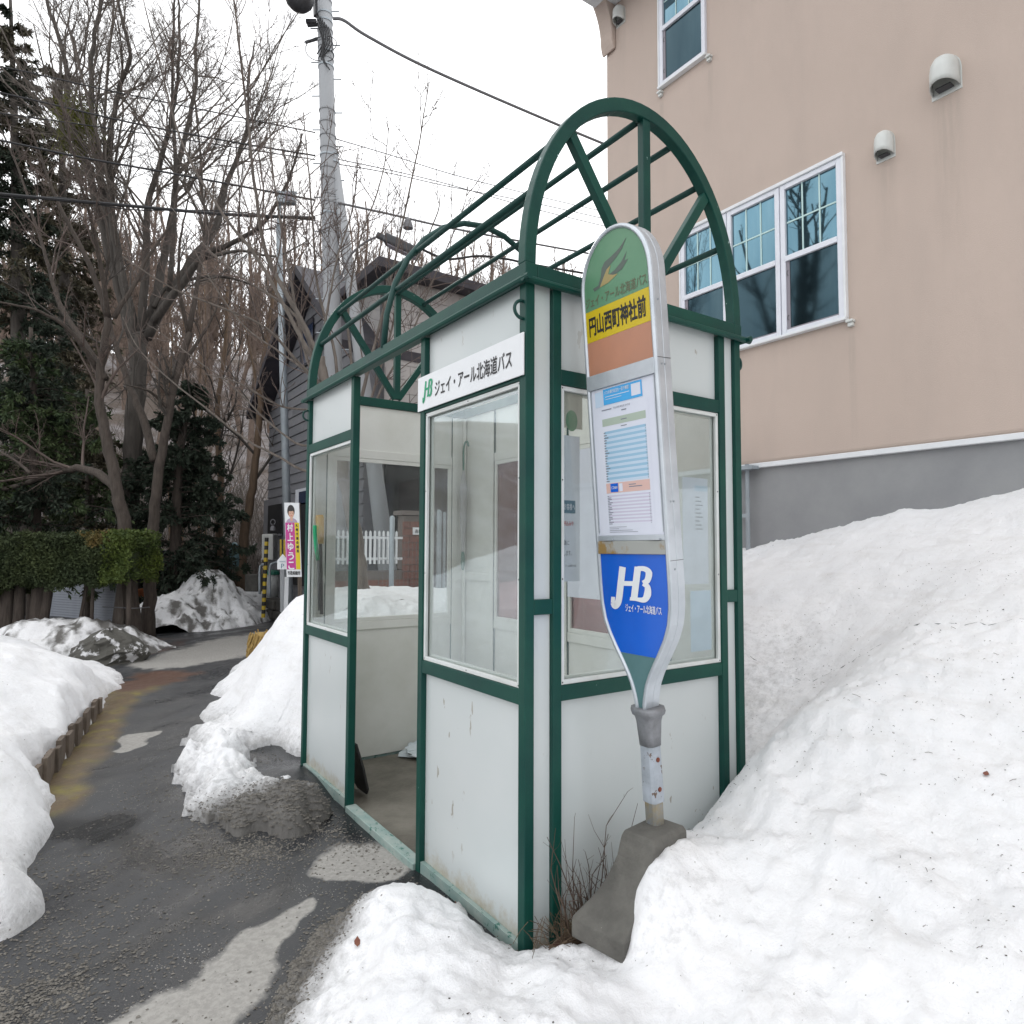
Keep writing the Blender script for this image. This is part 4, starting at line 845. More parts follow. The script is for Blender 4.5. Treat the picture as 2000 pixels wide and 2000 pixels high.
# eaves overhang with curved bracket
MB().box(XH-.62, XH+9.3, -11.3, YC+.30, 7.62, 7.80).build('eave', trimw, ho, bevel=.01)
MB().box(XH-.50, XH-.0, -11, YC-.0, 7.27, 7.62).build('soffit', trimw, ho, bevel=.01)
A = [(XH, 6.80), (XH-.03, 6.78), (XH-.05, 6.84)]; 
for a in np.linspace(0, math.pi/2, 14): A.append((XH-.06-.50*(1-math.cos(a)), 6.90+.62*math.sin(a)))
A += [(XH-.60, 7.58), (XH-.60, 7.68), (XH, 7.68)]
MB().prism([(x, YC-.16, z) for x, z in A], [(x, YC+.02, z) for x, z in A]).build('bracket', stucm, ho, bevel=.012)
def sash(y0, y1, z0, z1, first, lastr):
    # one sash unit; y0 is the end nearest the camera
    w = MB(); fw = .042; zm = (z0+z1)/2
    w.box(XH-.030, XH+.004, y0, y0+fw, z0, z1); w.box(XH-.030, XH+.004, y1-fw, y1, z0, z1)
    w.box(XH-.030, XH+.004, y0+fw, y1-fw, z1-fw, z1); w.box(XH-.032, XH+.004, y0+fw, y1-fw, z0, z0+fw*.8); w.box(XH-.036, XH+.004, y0+fw, y1-fw, zm-.025, zm+.020)
    wo = w.build('window', winfr, ho, bevel=.004)
    MB().box(XH-.006, XH-.0015, y0+fw, y1-fw, zm+.02, z1-fw).build('upper_pane', wing_up, wo)
    MB().box(XH-.014, XH-.009, y0+fw, y1-fw, z0+fw*.8, zm-.025).build('lower_pane', wing_lo, wo)
    mu = MB(); iy0, iy1 = y0+fw, y1-fw
    for k in (1, 2): yy = iy0+(iy1-iy0)*k/3; mu.box(XH-.011, XH-.0065, yy-.006, yy+.006, zm+.02, z1-fw)
    zz = (zm+.02+z1-fw)/2
    for k in range(3): mu.box(XH-.011, XH-.0065, iy0+(iy1-iy0)*k/3+.0065, iy0+(iy1-iy0)*(k+1)/3-.0065, zz-.006, zz+.006)
    mu.build('muntin', muntm, wo)
    sf_ = MB(); sf_.box(XH-.020, XH-.0145, iy1-.030, iy1, z0+.035, zm-.026); sf_.box(XH-.020, XH-.0145, iy0, iy1-.0305, z0+.034, z0+.046); sf_.build('screen_frame', meshgrey, wo)
    cm = MB()
    for zz in (zm-.12, z0+.13):
        cm.tube(catmull([(XH-.022, iy1-.020, zz-.02), (XH-.022, iy1-.008, zz-.012), (XH-.022, iy1-.008, zz+.012), (XH-.022, iy1-.020, zz+.02)], 3), .0022, 6)
    cm.build('screen_clip', dark, wo); return wo
wz0, wz1 = 3.172, 4.40
wu = (2.195-.640)/3
for k in range(3): sash(.640+k*wu+(.004 if k else 0), .640+(k+1)*wu-.004*(k < 2), wz0, wz1, k == 0, k == 2)
MB().box(XH-.045, XH+.004, .622, 2.213, wz1+.001, wz1+.030).build('window_head', trimw, ho, bevel=.004); MB().box(XH-.050, XH+.004, .622, 2.213, wz0-.022, wz0-.001).build('window_sill', trimw, ho, bevel=.004)
MB().box(XH-.036, XH+.004, .6215, .6395, wz0, wz1).build('window_jamb', trimw, ho, bevel=.003); MB().box(XH-.036, XH+.004, 2.196, 2.2125, wz0, wz1).build('window_jamb', trimw, ho, bevel=.003)
sash(1.885, 2.440, 5.985, 7.12, True, True)
MB().box(XH-.050, XH+.004, 1.870, 2.455, 5.960, 5.984).build('window_sill', trimw, ho, bevel=.004); MB().box(XH-.036, XH+.004, 2.441, 2.458, 5.985, 7.12).build('window_jamb', trimw, ho, bevel=.003)
def dripcap(y, z):
    MB().box(XH-.045, XH+.002, y-.028, y+.028, z-.045, z-.025).build('drip_guard', hoodm, ho, bevel=.005); MB().box(XH-.030, XH+.002, y-.020, y+.020, z-.075, z-.046).build('drip_guard', hoodm, ho, bevel=.005)
dripcap(.60, wz0); dripcap(1.85, 5.965); dripcap(2.44, 5.965)
def hood(y, z, w, h, d):
    # rounded vent hood: flange plate, barrel with domed top, open bottom
    m = MB(); n = 12; V = []; hw = w/2
    lev = [(-h*.42, 1.0), (-h*.2, 1.0), (h*.05, 1.0), (h*.22, .93), (h*.35, .76), (h*.44, .48), (h*.485, .15)]
    for zz, s in lev:
        for i in range(n+1):
            a = math.pi*i/n; V.append((XH-.002-d*s*math.sin(a)**.8, y-hw*math.cos(a)*(1 if zz < h*.06 else max(.25, s)), z+zz-(math.sin(a)*(-.10*h) if zz == lev[0][0] else 0)))
    k = n+1; F = [(i*k+j, i*k+j+1, (i+1)*k+j+1, (i+1)*k+j) for i in range(len(lev)-1) for j in range(n)]+[tuple(range((len(lev)-1)*k, len(lev)*k))]
    v = m.add(V, F).build('vent_hood', hoodm, ho, smooth=True)
    sm = v.modifiers.new('s', 'SOLIDIFY'); sm.thickness = .004
    fl = MB(); P = [(XH-.006, y-hw*1.12, z-h*.52), (XH-.006, y+hw*1.12, z-h*.52)]+[(XH-.006, y+hw*1.12*math.cos(a), z+h*.05+h*.47*math.sin(a)) for a in np.linspace(0, math.pi, 12)]
    fl.prism(P, [(XH+.002, p[1], p[2]) for p in P]); fl.build('flange', hoodm, v)
    MB().box(XH-d*.5, XH-.0075, y-hw*.55, y+hw*.55, z-h*.40, z-h*.36).build('grille', dark, v)
hood(-.078, 4.615, .165, .255, .13); hood(.325, 4.335, .118, .205, .10); hood(3.0, 7.10, .118, .205, .10)
pipe = MB(); pipe.tube([(XH-.03, 1.50, ZF-.0), (XH-.03, 1.50, 1.2)], .018, 8); pipe.box(XH-.10, XH-.005, 1.40, 1.62, ZF-.05, ZF-.02); pipe.box(XH-.05, XH-.03, 1.5, 1.62, 1.72, 1.75)
pf = thing('pipe_frame', 'narrow pale grey pipe frame standing in snow against the house foundation', 'frame', (XH-.06, 1.5, 1.45))
pipe.build('frame_bar', galv, pf)

# ================================================================ NEIGHBOURING HOUSES, POLES AND STREET FURNITURE
XA, YA0, YA1 = 2.62, 7.95, 13.45
ha = thing('grey_gabled_house', 'grey lap sided gabled house with dark roof behind the utility pole', 'house', (5, 10.7, 0))
apexY, apexZ, eaZ = 10.35, 6.45, 4.5
def gz(y): return eaZ+(apexZ-eaZ)*(1-abs(y-apexY)/(YA1-apexY)) if y > apexY else eaZ+(apexZ-eaZ)*(1-abs(y-apexY)/(apexY-YA0))
core = MB(); prof = [(YA0, 0), (YA1, 0), (YA1, eaZ), (apexY, apexZ), (YA0, eaZ)]
core.prism([(XA+.02, y, z) for y, z in prof], [(XA+6, y, z) for y, z in prof]); core.build('wall', siding, ha)
z = .0; k = 0
while z < apexZ-.08:
    z1 = z+.195
    if z1 < eaZ: a, b = YA0, YA1
    else:
        f = (z1-eaZ)/(apexZ-eaZ); a = YA0+(apexY-YA0)*f; b = YA1-(YA1-apexY)*f
    js = [a]+sorted([y for y in (YA0+1.2+(k*1.37) % 2.2+j*2.4 for j in range(3)) if a+.3 < y < b-.3])+[b]
    for u, v in zip(js[:-1], js[1:]):
        m = MB(); m.prism([(XA-.012, u+.004, z), (XA-.012, v-.004, z), (XA+.010, v-.004, z1-.006), (XA+.010, u+.004, z1-.006)], [(XA+.03, u+.004, z), (XA+.03, v-.004, z), (XA+.03, v-.004, z1-.006), (XA+.03, u+.004, z1-.006)]); m.build('siding_board', siding, ha)
    z = z1; k += 1
for s, (ya, yb, za, zb) in enumerate(((apexY, YA1+.35, apexZ+.06, eaZ-.16), (apexY, YA0-.1, apexZ+.06, eaZ-.02))):
    m = MB(); m.prism([(XA-.42, ya, za), (XA-.42, yb, zb), (XA-.42, yb, zb+.16), (XA-.42, ya, za+.16)], [(XA+6.3, ya, za), (XA+6.3, yb, zb), (XA+6.3, yb, zb+.16), (XA+6.3, ya, za+.16)]); m.build('roof', roofm, ha)
def wallbox(name, mat, par, u0, v0, u1, v1, X, d, **k):
    a = xp(u0, v0, X); b = xp(u1, v1, X); ys = sorted((a[1], b[1])); zs = sorted((a[2], b[2])); return MB().box(X-d, X, ys[0], ys[1], zs[0], zs[1]).build(name, mat, par, **k)
w_ = wallbox('window', siding, ha, 520, 978, 551, 1046, XA-.013, .05); wallbox('pane', darkin, w_, 524, 988, 549, 1042, XA-.064, .004)
w_ = wallbox('window', winfr, ha, 581, 957, 601, 985, XA-.013, .04); wallbox('pane', nwin, w_, 584, 961, 598, 981, XA-.054, .004)
d_ = wallbox('doorway', siding, ha, 571, 984, 628, 1150, XA-.013, .04); wallbox('painted_door_shade', darkin, d_, 574, 988, 626, 1150, XA-.054, .004)  # flat dark panel on the wall stands for shade in the doorway
w_ = wallbox('window', roofm, ha, 590, 640, 612, 705, XA-.013, .03); wallbox('pane', nwin, w_, 592, 645, 610, 700, XA-.044, .004)
hb = thing('tile_sided_house', 'pale grey tile sided house with dark roof fascia and white window behind the shelter', 'house', (5.5, 9, 0))
YB, XB0, XB1 = 7.86, 2.90, 9.2
MB().box(XB0, XB1, YB+.02, YB+5, 0, 5.85).build('wall', sidetile, hb)
tm = None; z = 3.25; r_ = 0
tl = MB().box(0, .455, 0, .02, 0, .225)
while z < 5.7:
    x = XB0+(-.23 if r_ % 2 else 0)
    while x < XB1-.46:
        if x >= XB0-.001:
            if tm is None: tm = MB().box(x, x+.452, YB, YB+.019, z, z+.222).build('siding_tile', sidetile, hb); tx, tz = x, z
            else:
                c = copyof(tm, parent=hb); c.location = (x-tx, 0, z-tz)
        x += .46
    z += .23; r_ += 1
MB().box(XB0-.25, XB1+.3, YB-.30, YB+5.3, 5.80, 5.96).build('roof', roofm, hb, bevel=.01)
MB().tube([(XB0-.06, YB-.05, 0), (XB0-.06, YB-.05, 5.8)], .045, 8).build('downpipe', dark, hb)
MB().box(3.55, 5.2, YB-.55, YB, 3.05, 3.98).build('bay_wall', creamw, hb); w_ = MB().box(3.95, 4.25, YB-.575, YB-.551, 3.35, 3.75).build('window', winfr, hb); MB().box(3.99, 4.21, YB-.585, YB-.576, 3.39, 3.71).build('pane', nwin, w_)
MB().box(XB0+.02, 4.05, YB-.06, YB-.02, 0, 3.0).build('painted_carport_shade', darkin, hb)  # dark sheet painted in for the shade below the upper floor
a = yp(855, 930, YB-.02); b = yp(885, 1003, YB-.02); w_ = MB().box(a[0], b[0]+.1, YB-.05, YB-.002, b[2], a[2]).build('window', winfr, hb); MB().box(a[0]+.05, b[0]+.05, YB-.06, YB-.051, b[2]+.05, a[2]-.05).build('pane', nwin, w_)
# garden wall of red blocks with a picket fence on it
YW = 6.35
gw = thing('block_garden_wall', 'red block garden wall with a taller gate pillar seen through the shelter windows', 'wall', (3, YW, 0))
x0 = yp(640, 1100, YW)[0]; x1 = yp(787, 1100, YW)[0]; x2 = yp(845, 1100, YW)[0]; zt = 1.16; zp = yp(800, 1006, YW)[2]
MB().box(x0, x2, YW+.01, YW+.14, -.1, zt-.01).build('core', mortar, gw); MB().box(x1+.01, x2, YW+.008, YW+.20, zt, zp-.01).build('pillar_core', mortar, gw)
MB().box(x1-.04, x2+.03, YW-.03, YW+.24, zp, zp+.06).build('coping', mortar, gw)
first = None; bw, bh = .20, .098
def bricks(xa, xb, za, zb):
    global first
    z = za; r_ = 0
    while z+bh < zb+.02:
        x = xa-(bw/2 if r_ % 2 else 0)
        while x < xb-.02:
            l = max(x, xa); r = min(x+bw-.010, xb)
            if r-l > .04:
                full = abs((r-l)-(bw-.01)) < 1e-4
                if full and first is not None: c = copyof(first, parent=gw); c.location = (l-bx, 0, z-bz)
                else:
                    o = MB().box(l, r, YW, YW+.03, z, z+bh-.010).build('brick', brickm, gw)
                    if full: first = o; globals()['bx'] = l; globals()['bz'] = z
            x += bw
        z += bh; r_ += 1
bricks(x0, x1, .45, zt-.05); bricks(x1, x2, .45, zp-.05)
np1 = MB().box(yp(806, 1030, YW)[0], yp(806, 1030, YW)[0]+.16, YW-.012, YW-.001, yp(806, 1044, YW)[2], yp(806, 1030, YW)[2]).build('name_plate', white, gw)
text('高橋', 'lettering', inkk, np1, (yp(806, 1030, YW)[0]+.03, YW-.012, yp(806, 1042, YW)[2]), (1, 0, 0), (0, 0, 1), .10, .06, .01)
pk = thing('picket_fence', 'white picket fence on top of the red block wall behind the shelter', 'fence', (2.6, YW, zt))
pz0, pz1 = zt+.08, zt+.50; P1 = None; x = x0
while x < x1-.05:
    if P1 is None: P1 = MB().prism([(x, YW, pz0), (x+.028, YW, pz0), (x+.028, YW, pz1), (x+.014, YW, pz1+.02), (x, YW, pz1)], [(x, YW+.015, pz0), (x+.028, YW+.015, pz0), (x+.028, YW+.015, pz1), (x+.014, YW+.015, pz1+.02), (x, YW+.015, pz1)]).build('picket', trimw, pk); px_ = x
    else: c = copyof(P1, parent=pk); c.location = (x-px_, 0, 0)
    x += .062
for zz in (pz0+.05, pz1-.09): MB().box(x0, x1, YW+.016, YW+.034, zz, zz+.035).build('rail', trimw, pk)
for i, (u, v0, v1, lb) in enumerate(((766, 1012, 1190, 'short galvanised post with domed cap in front of the block wall'), (858, 1000, 1190, 'galvanised post standing in snow right of the gate pillar'), (868, 1003, 1190, 'thin galvanised post beside the thicker one right of the gate pillar'))):
    a = yp(u, v0, YW-.5); r = .033 if i < 2 else .02
    o = MB().tube([(a[0], YW-.5, .3), (a[0], YW-.5, a[2]), (a[0], YW-.5, a[2]+r*.6), (a[0], YW-.5, a[2]+r)], [r, r, r*.8, r*.25], 10).build('metal_post', galv, None, smooth=True, org=(a[0], YW-.5, .3)); tag(o, lb, 'post', 'galvanised posts behind the shelter' if i == 0 else 'galvanised posts behind the shelter')
mw = MB(); ya_ = YW-.20
for k in range(34): x = x0+.6+k*.06; mw.bar((x, ya_, .3), (x, ya_, 1.55), .003, .003)
for k in range(9): mw.bar((x0+.6, ya_, .4+k*.15), (x0+.6+33*.06, ya_, .4+k*.15), .003, .003)
mf = mw.build('wire_mesh', cableg, None, org=(x0+1.5, ya_, .3)); tag(mf, 'fine wire mesh panel standing just before the red block wall', 'fence')

# utility pole and its raking strut
pole = thing('utility_pole', 'tall concrete utility pole with steel bands rising behind the shelter roof', 'utility pole', (2.2, 7.7, 0))
pb0 = np.array([2.205, 7.72, 0]); ptop = at(629, -190, 10)
def pp(f): return pb0+(ptop-pb0)*f
MB().tube([pp(0), pp(.5), pp(1)], [.155, .122, .098], 24).build('pole_shaft', utilc, pole, smooth=True)
def zfrac(v): return (at(640, v, 10)[2])/ptop[2]
def prad(f): return .155+(.098-.155)*f
for v in (-20, 5, 30, 45, 62, 85, 95, 105, 118, 132, 218, 242, 268, 292, 306, 331, 352, 383, 398, 420):
    f = zfrac(v); c = pp(f); r = prad(f); MB().tube([c-(0, 0, .012), c+(0, 0, .012)], r+.006, 24).build('steel_band', utilc if v % 3 else galv, pole)
hd_ = MB()
for v in list(range(-10, 700, 33)):
    f = zfrac(v); c = pp(f); s = -1 if (v//33) % 2 else 1; hd_.tube([c+RT*s*prad(f)*.9, c+RT*s*(prad(f)+.11)], .009, 6)
hd_.build('step_bolt', galv, pole, kind='stuff')
eq = MB(); c = pp(zfrac(52))
eq.bar(c-RT*.10-FW*.1, c-RT*.25-FW*.1+UP*.0, .05, .05); eq.bar(pp(zfrac(75))-RT*.08, pp(zfrac(78))-RT*.30-UP*.04, .03, .03); eq.bar(pp(zfrac(48))-RT*.05, pp(zfrac(50))-RT*.26, .04, .03)
eq.bar(pp(zfrac(-60))-RT*.12, pp(zfrac(32))-RT*.11, .09, .09); eq.build('bracket_arm', dark, pole)
ca2 = MB()
for sgn, v, rr in ((1, 95, .14), (-1, 105, .22), (1, 118, .10)):
    c = pp(zfrac(v))-FW*.1; P = [c+RT*sgn*(.05+rr*math.sin(a))+UP*rr*math.cos(a)*.8 for a in np.linspace(0, math.pi, 10)]; ca2.tube(P, .006, 5)
for k in range(7): 
    a = pp(zfrac(35+k*5))-FW*.12+RT*(-.1+.03*k); ca2.tube(catmull([a, a-UP*.25+RT*.05, a-UP*.45+RT*(.10-.03*k), a-UP*.62+RT*.02], 3), .009, 5)
ca2.build('looped_cable', cable, pole)
hn = MB(); c = at(585, -6, 9.7); L_ = [(0, .20), (.06, .19), (.13, .15), (.18, .08), (.20, .02)]
V = [c-UP*z_+RT*r*math.cos(a)+FW*r*math.sin(a) for z_, r in [(-.10, .17), (-.03, .195), (.03, .205), (.10, .18), (.16, .12), (.19, .05)] for a in np.linspace(0, 2*math.pi, 16, endpoint=False)]
F = [(i*16+j, i*16+(j+1) % 16, (i+1)*16+(j+1) % 16, (i+1)*16+j) for i in range(5) for j in range(16)]+[tuple(range(15, -1, -1)), tuple(range(80, 96))]
lt = thing('pole_lamp', 'round dark bowl lamp hanging from the top left of the utility pole', 'lamp', tuple(c)); hn.add(V, F).build('bowl', dark, lt, smooth=True); MB().bar(c+RT*.15+UP*.08, pp(zfrac(-14)), .035, .035).build('arm', dark, lt)
st_ = thing('pole_strut', 'slanted concrete strut bracing the utility pole on its right', 'pole strut', (2.8, 7.3, 0))
MB().tube([at(650, 296, 10.0), at(690, 590, 10.0), at(768, 1200, 10.0)], [.068, .085, .145], 20).build('strut_shaft', utilc, st_, smooth=True)
for v, u in ((302, 651), (318, 653)): c = at(u, v, 10); MB().tube([c-(0, 0, .012), c+(0, 0, .012)], .080, 16).build('steel_band', galv, st_)
# street lamp on a curved arm
sl = thing('street_lamp', 'dark flat street lamp head on a curved arm right of the utility pole', 'street lamp', tuple(at(780, 478, 9.6)))
h0, h1 = at(752, 466, 9.6), at(818, 497, 9.6); dr = (h1-h0)/np.linalg.norm(h1-h0)
MB().bar(h0, h1, .22, .13, UP).build('lamp_head', dark, sl, bevel=.03, seg=3); MB().bar(h0+dr*.04-UP*.075, h1-dr*.03-UP*.075, .16, .03, UP).build('lens', meshgrey, sl, bevel=.008)
MB().bar(h0-dr*.13, h0+dr*.02, .09, .08, UP).build('neck', dark, sl, bevel=.02); MB().tube(catmull([at(664, 545, 9.9), at(684, 500, 9.8), at(712, 474, 9.7), at(740, 461, 9.6)], 6), .016, 8).build('arm', cableg, sl, smooth=True)
# thin steel mast with flood light
sm_ = thing('steel_light_mast', 'thin grey steel mast with a square flood light left of the utility pole', 'light mast', tuple(at(560, 1180, 12.2)))
MB().tube([at(566, 1215, 12.2), at(553, 720, 12.2), at(544, 440, 12.2)], [.075, .066, .045], 14).build('mast', galv, sm_, smooth=True); MB().tube([at(544, 440, 12.2), at(546, 400, 12.2)], .03, 8).build('mast_tip', galv, sm_)
c = at(559, 388, 12.1); fl_ = MB().bar(c-RT*.15, c+RT*.17, .14, .20).build('flood_light', galv, sm_, bevel=.015); MB().bar(c-RT*.0-FW*.08, c+RT*.13-FW*.08, .02, .15).build('lens', meshgrey, fl_)
fb_ = MB(); 
for k in range(6): q = c-RT*.14+RT*.055*k+UP*.105; fb_.bar(q, q+UP*.03, .01, .12)
fb_.build('cooling_fins', galv, fl_)
wb = at(555, 1072, 12.05); pl_ = thing('warning_plate', 'yellow and black striped warning plate on the steel mast foot', 'warning plate', tuple(wb))
for k in range(5): MB().bar(wb+RT*(-.06+.032*k)-UP*.17, wb+RT*(-.06+.032*k)+UP*.17, .030, .01, FW).build('stripe', (hazy, hazk, hazy, inkr, hazy)[k], pl_)
# overhead cables
def wire(label, pts_, r=.010, mat=cable, sag=.0):
    P = catmull([at(u, v, d) for u, v, d in pts_], 8); o = MB().tube(P, r*1.25, 6).build('cable', mat, None, org=P[len(P)//2]); tag(o, label, 'cable', 'overhead cables'); return o
wire('topmost of the cables crossing the left trees', [(-320, 78, 9), (0, 130, 9.4), (232, 181, 9.6), (616, 259, 9.9)], .007)
wire('second cable from the top crossing the left trees', [(-320, 118, 9), (0, 181, 9.4), (253, 239, 9.6), (453, 277, 9.8), (616, 304, 9.9)], .009)
wire('third cable from the top crossing the left trees', [(-320, 175, 9), (0, 221, 9.4), (145, 241, 9.5), (344, 270, 9.7), (616, 312, 9.9)], .006)
wire('fourth cable from the top crossing the left trees', [(-320, 208, 9), (0, 274, 9.4), (163, 308, 9.5), (337, 339, 9.7), (616, 391, 9.9)], .011)
wire('lowest and thickest cable crossing the left trees', [(-320, 345, 9), (0, 379, 9.4), (254, 402, 9.6), (435, 418, 9.8), (616, 426, 9.9)], .018)
wire('thin cable wound along the lowest left cable', [(-320, 340, 9), (0, 385, 9.4), (120, 386, 9.5), (254, 409, 9.6), (435, 412, 9.8), (616, 431, 9.9)], .006)
wire('thick pale cable dropping from the pole top toward the beige house', [(650, 36, 9.9), (672, 40, 9.95), (720, 72, 10.2), (847, 138, 10.8), (1093, 245, 12), (1300, 330, 13.2)], .018, cableg)
wire('upper thin cable right of the pole', [(645, 268, 9.9), (760, 302, 11), (900, 345, 12), (1100, 395, 14), (1300, 440, 16)], .006, cableg)
wire('middle pair cable right of the pole', [(645, 308, 9.9), (760, 332, 10.6), (876, 360, 11.6), (1060, 412, 13), (1300, 470, 15)], .006, cableg)
wire('lower pair cable right of the pole', [(645, 318, 9.9), (760, 338, 10.6), (876, 364, 11.6), (1060, 400, 13), (1300, 455, 15)], .006, cableg)
wire('brownish cable crossing right behind the roof purlins', [(660, 396, 9.9), (760, 418, 10.4), (894, 448, 11), (1144, 494, 12.5), (1300, 520, 13.5)], .013, cableg)
wire('black sagging cable from the street lamp to the right', [(815, 478, 9.6), (835, 492, 9.7), (876, 506, 9.9), (935, 500, 10.2), (990, 506, 10.6), (1060, 520, 11), (1300, 560, 13)], .014, cable)
wire('diagonal cable from the mast down to the utility pole', [(560, 432, 12), (600, 470, 11.2), (640, 520, 10.2)], .007)
hg = thing('hanging_lantern', 'small pale lantern clipped under the brownish cable', 'lantern', tuple(at(797, 435, 10.5))); c = at(797, 436, 10.5)
MB().tube([c+UP*.08, c+UP*.05, c-UP*.03, c-UP*.08], [.02, .05, .075, .08], 10).build('shade', cableg, hg); MB().tube([c+UP*.16, c+UP*.07], .008, 6).build('hanger', dark, hg)

# signs and clutter beside the lane end
def face(c, w, h, name, mat, par, d=.02, R_=RT, tilt=0):
    Rr = np.array([R_[0], R_[1], 0]); Rr /= np.linalg.norm(Rr); Uu = np.array([0, 0, 1.])+Rr*tilt; Uu /= np.linalg.norm(Uu); N = np.cross(Rr, Uu)
    q = [c+Rr*i*w/2+Uu*j*h/2 for i, j in ((-1, -1), (1, -1), (1, 1), (-1, 1))]; return MB().prism([p-N*d for p in q], q).build(name, mat, par), Rr, Uu, N
po = thing('election_poster', 'tall narrow election poster with a portrait and pink name panel on a timber post', 'poster', tuple(at(572, 1140, 10.7)))
pc = at(572, 1054, 10.7); H_ = 145/CF*10.7; W_ = 29/CF*10.7
bd, Rr, Uu, N = face(pc, W_, H_, 'board', white, po, .02, RT, -.055)
def pq(x, y, n=.002): return pc+Rr*(x*W_/2)+Uu*(y*H_/2)+N*n
def pr(name, mat, x0, x1, y0, y1, par, n=.002): return MB().poly([pq(x0, y0, n), pq(x1, y0, n), pq(x1, y1, n), pq(x0, y1, n)]).build(name, mat, par)
pr('name_panel', magenta, -.95, .30, -.80, .46, bd); ytp = pr('title_panel', pyel, .32, .92, -.80, .46, bd)
for i, ch in enumerate('村上ゆうこ'): text(ch, 'lettering', white, bd, pq(-.72, .22-.255*i), Rr, Uu, W_*.40, H_*.105, .03, lift=.003)
for i, ch in enumerate('札幌市議会議員'): text(ch, 'lettering', inkk, bd, pq(.45, .34-.115*i), Rr, Uu, W_*.17, H_*.042, .03, lift=.003)
text('市政相談所', 'lettering', inkk, bd, pq(-.85, -.95), Rr, Uu, W_*.86, H_*.055, .03, lift=.003)
def disc(name, mat, x, y, rx, ry, n, y0=-9): m = MB(); m.poly([pq(x+rx*math.cos(a), max(y+ry*math.sin(a), y0), n) for a in np.linspace(0, 2*math.pi, 20, endpoint=False)]); return m.build(name, mat, bd)
disc('portrait_hair', hair, -.12, .775, .50, .165, .003); disc('portrait_shoulders', lilac, -.05, .46, .75, .12, .0034, .462); pr('portrait_neck', skin, -.24, .08, .50, .62, bd, .004); disc('portrait_face', skin, -.09, .70, .36, .115, .0045)
disc('portrait_fringe', hair, -.12, .825, .44, .06, .005)
for s in (-.17, .13): disc('portrait_eye', hair, -.06+s, .715, .05, .008, .0052)
disc('portrait_mouth', inkr, -.06, .645, .12, .008, .0052)
MB().bar(pq(.55, -1.7, -.05), pq(.75, 1.0, -.05), .06, .05).build('timber_post', wood, po)
pk2 = thing('parking_sign', 'small white house shaped parking sign on a grey post beside the poster', 'sign', tuple(at(552, 1190, 10.9)))
c = at(552, 1100, 10.9); s_ = 10.9/CF; q = [(-10.5, -12), (10.5, -12), (10.5, 5), (0, 18), (-10.5, 5)]
sb_ = MB().prism([c+RT*x*s_+UP*y*s_+FW*.02 for x, y in q], [c+RT*x*s_+UP*y*s_ for x, y in q]).build('board', white, pk2)
text('P', 'lettering', inkb, sb_, c+RT*-3*s_-UP*10*s_, RT, UP, 6*s_, 9*s_, .0, lift=.002); text('PARKING', 'lettering', inkb, sb_, c+RT*-6*s_+UP*2*s_, RT, UP, 12*s_, 2.5*s_, .0, lift=.002)
MB().bar(c+RT*-1*s_-UP*12*s_, at(551, 1195, 10.9), .05, .05).build('post', utilc, pk2); MB().bar(at(560, 1127, 10.85), at(558, 1195, 10.85), .055, .05).build('white_post', trimw, pk2)
wp = thing('striped_warning_pole', 'leaning yellow and black striped warning pole at the lane corner', 'warning pole', tuple(at(515, 1205, 12.3)))
a, b = at(514, 1206, 12.3), at(521, 1050, 12.3)
for k in range(20): MB().tube([a+(b-a)*k/20, a+(b-a)*(k+.98)/20], .036, 8).build('stripe', hazk if k % 2 else hazy, wp)
cb = thing('utility_cabinet', 'beige metal utility cabinet on the wall of the grey gabled house', 'cabinet', tuple(at(527, 1070, 13)))
MB().bar(at(527, 1093, 12.9), at(527, 1043, 12.9), .27, .22, RT).build('housing', cabm, cb, bevel=.02); MB().bar(at(536, 1072, 12.7), at(536, 1068, 12.7), .02, .02).build('latch', dark, cb)
gn = thing('garden_ornament', 'small pale bell shaped ornament on top of the beige cabinet', 'ornament', tuple(at(533, 1030, 13))); c = at(533, 1036, 12.9)
MB().tube([c, c+UP*.06, c+UP*.09, c+UP*.12], [.05, .045, .02, .045], 10).build('body', cableg, gn); MB().tube([c+UP*(.16+.05*math.sin(a_))+RT*.045*math.cos(a_) for a_ in np.linspace(0, 2*math.pi, 12)], .008, 5).build('ring', cableg, gn)
for i, (u0, u1, v0, v1, lb) in enumerate(((507, 517, 1102, 1160, 'bent steel guard pipe standing left of the green lidded bin'), (527, 547, 1098, 1165, 'taller bent steel guard pipe right of the green lidded bin'))):
    P = catmull([at(u0, v1, 12.7), at(u0, v0+12, 12.7), at((u0*2+u1)/3, v0+2, 12.7), at(u1-2, v0, 12.6), at(u1, v0+2, 12.6)], 5); o = MB().tube(P, .022, 8).build('guard_pipe', galv, None, smooth=True, org=P[0]); tag(o, lb, 'guard pipe', 'bent steel guard pipes')
bn = thing('waste_bin', 'grey bin with green lid behind the guard pipes', 'bin', tuple(at(530, 1165, 13))); a, b = at(531, 1166, 13), at(531, 1122, 13)
MB().tube([a, b], [.12, .135], 16).build('bin_body', tankm, bn, smooth=True); MB().tube([b, b+(0, 0, .06), b+(0, 0, .09)], [.145, .14, .05], 16).build('lid', lidm, bn)
o = MB().bar(at(488, 1138, 13.4), at(512, 1138, 13.2), .25, .34).build('dark_planter', stone, None, bevel=.02, org=at(500, 1155, 13.3)); tag(o, 'dark square planter box beside the striped pole', 'planter')
sw = thing('stone_retaining_wall', 'low dark stone retaining wall along the lane end', 'wall', tuple(at(515, 1200, 12.6)))
a, b = gp(478, 1196, 0), gp(575, 1222, 0); n_ = 9; dd = (b-a)/n_
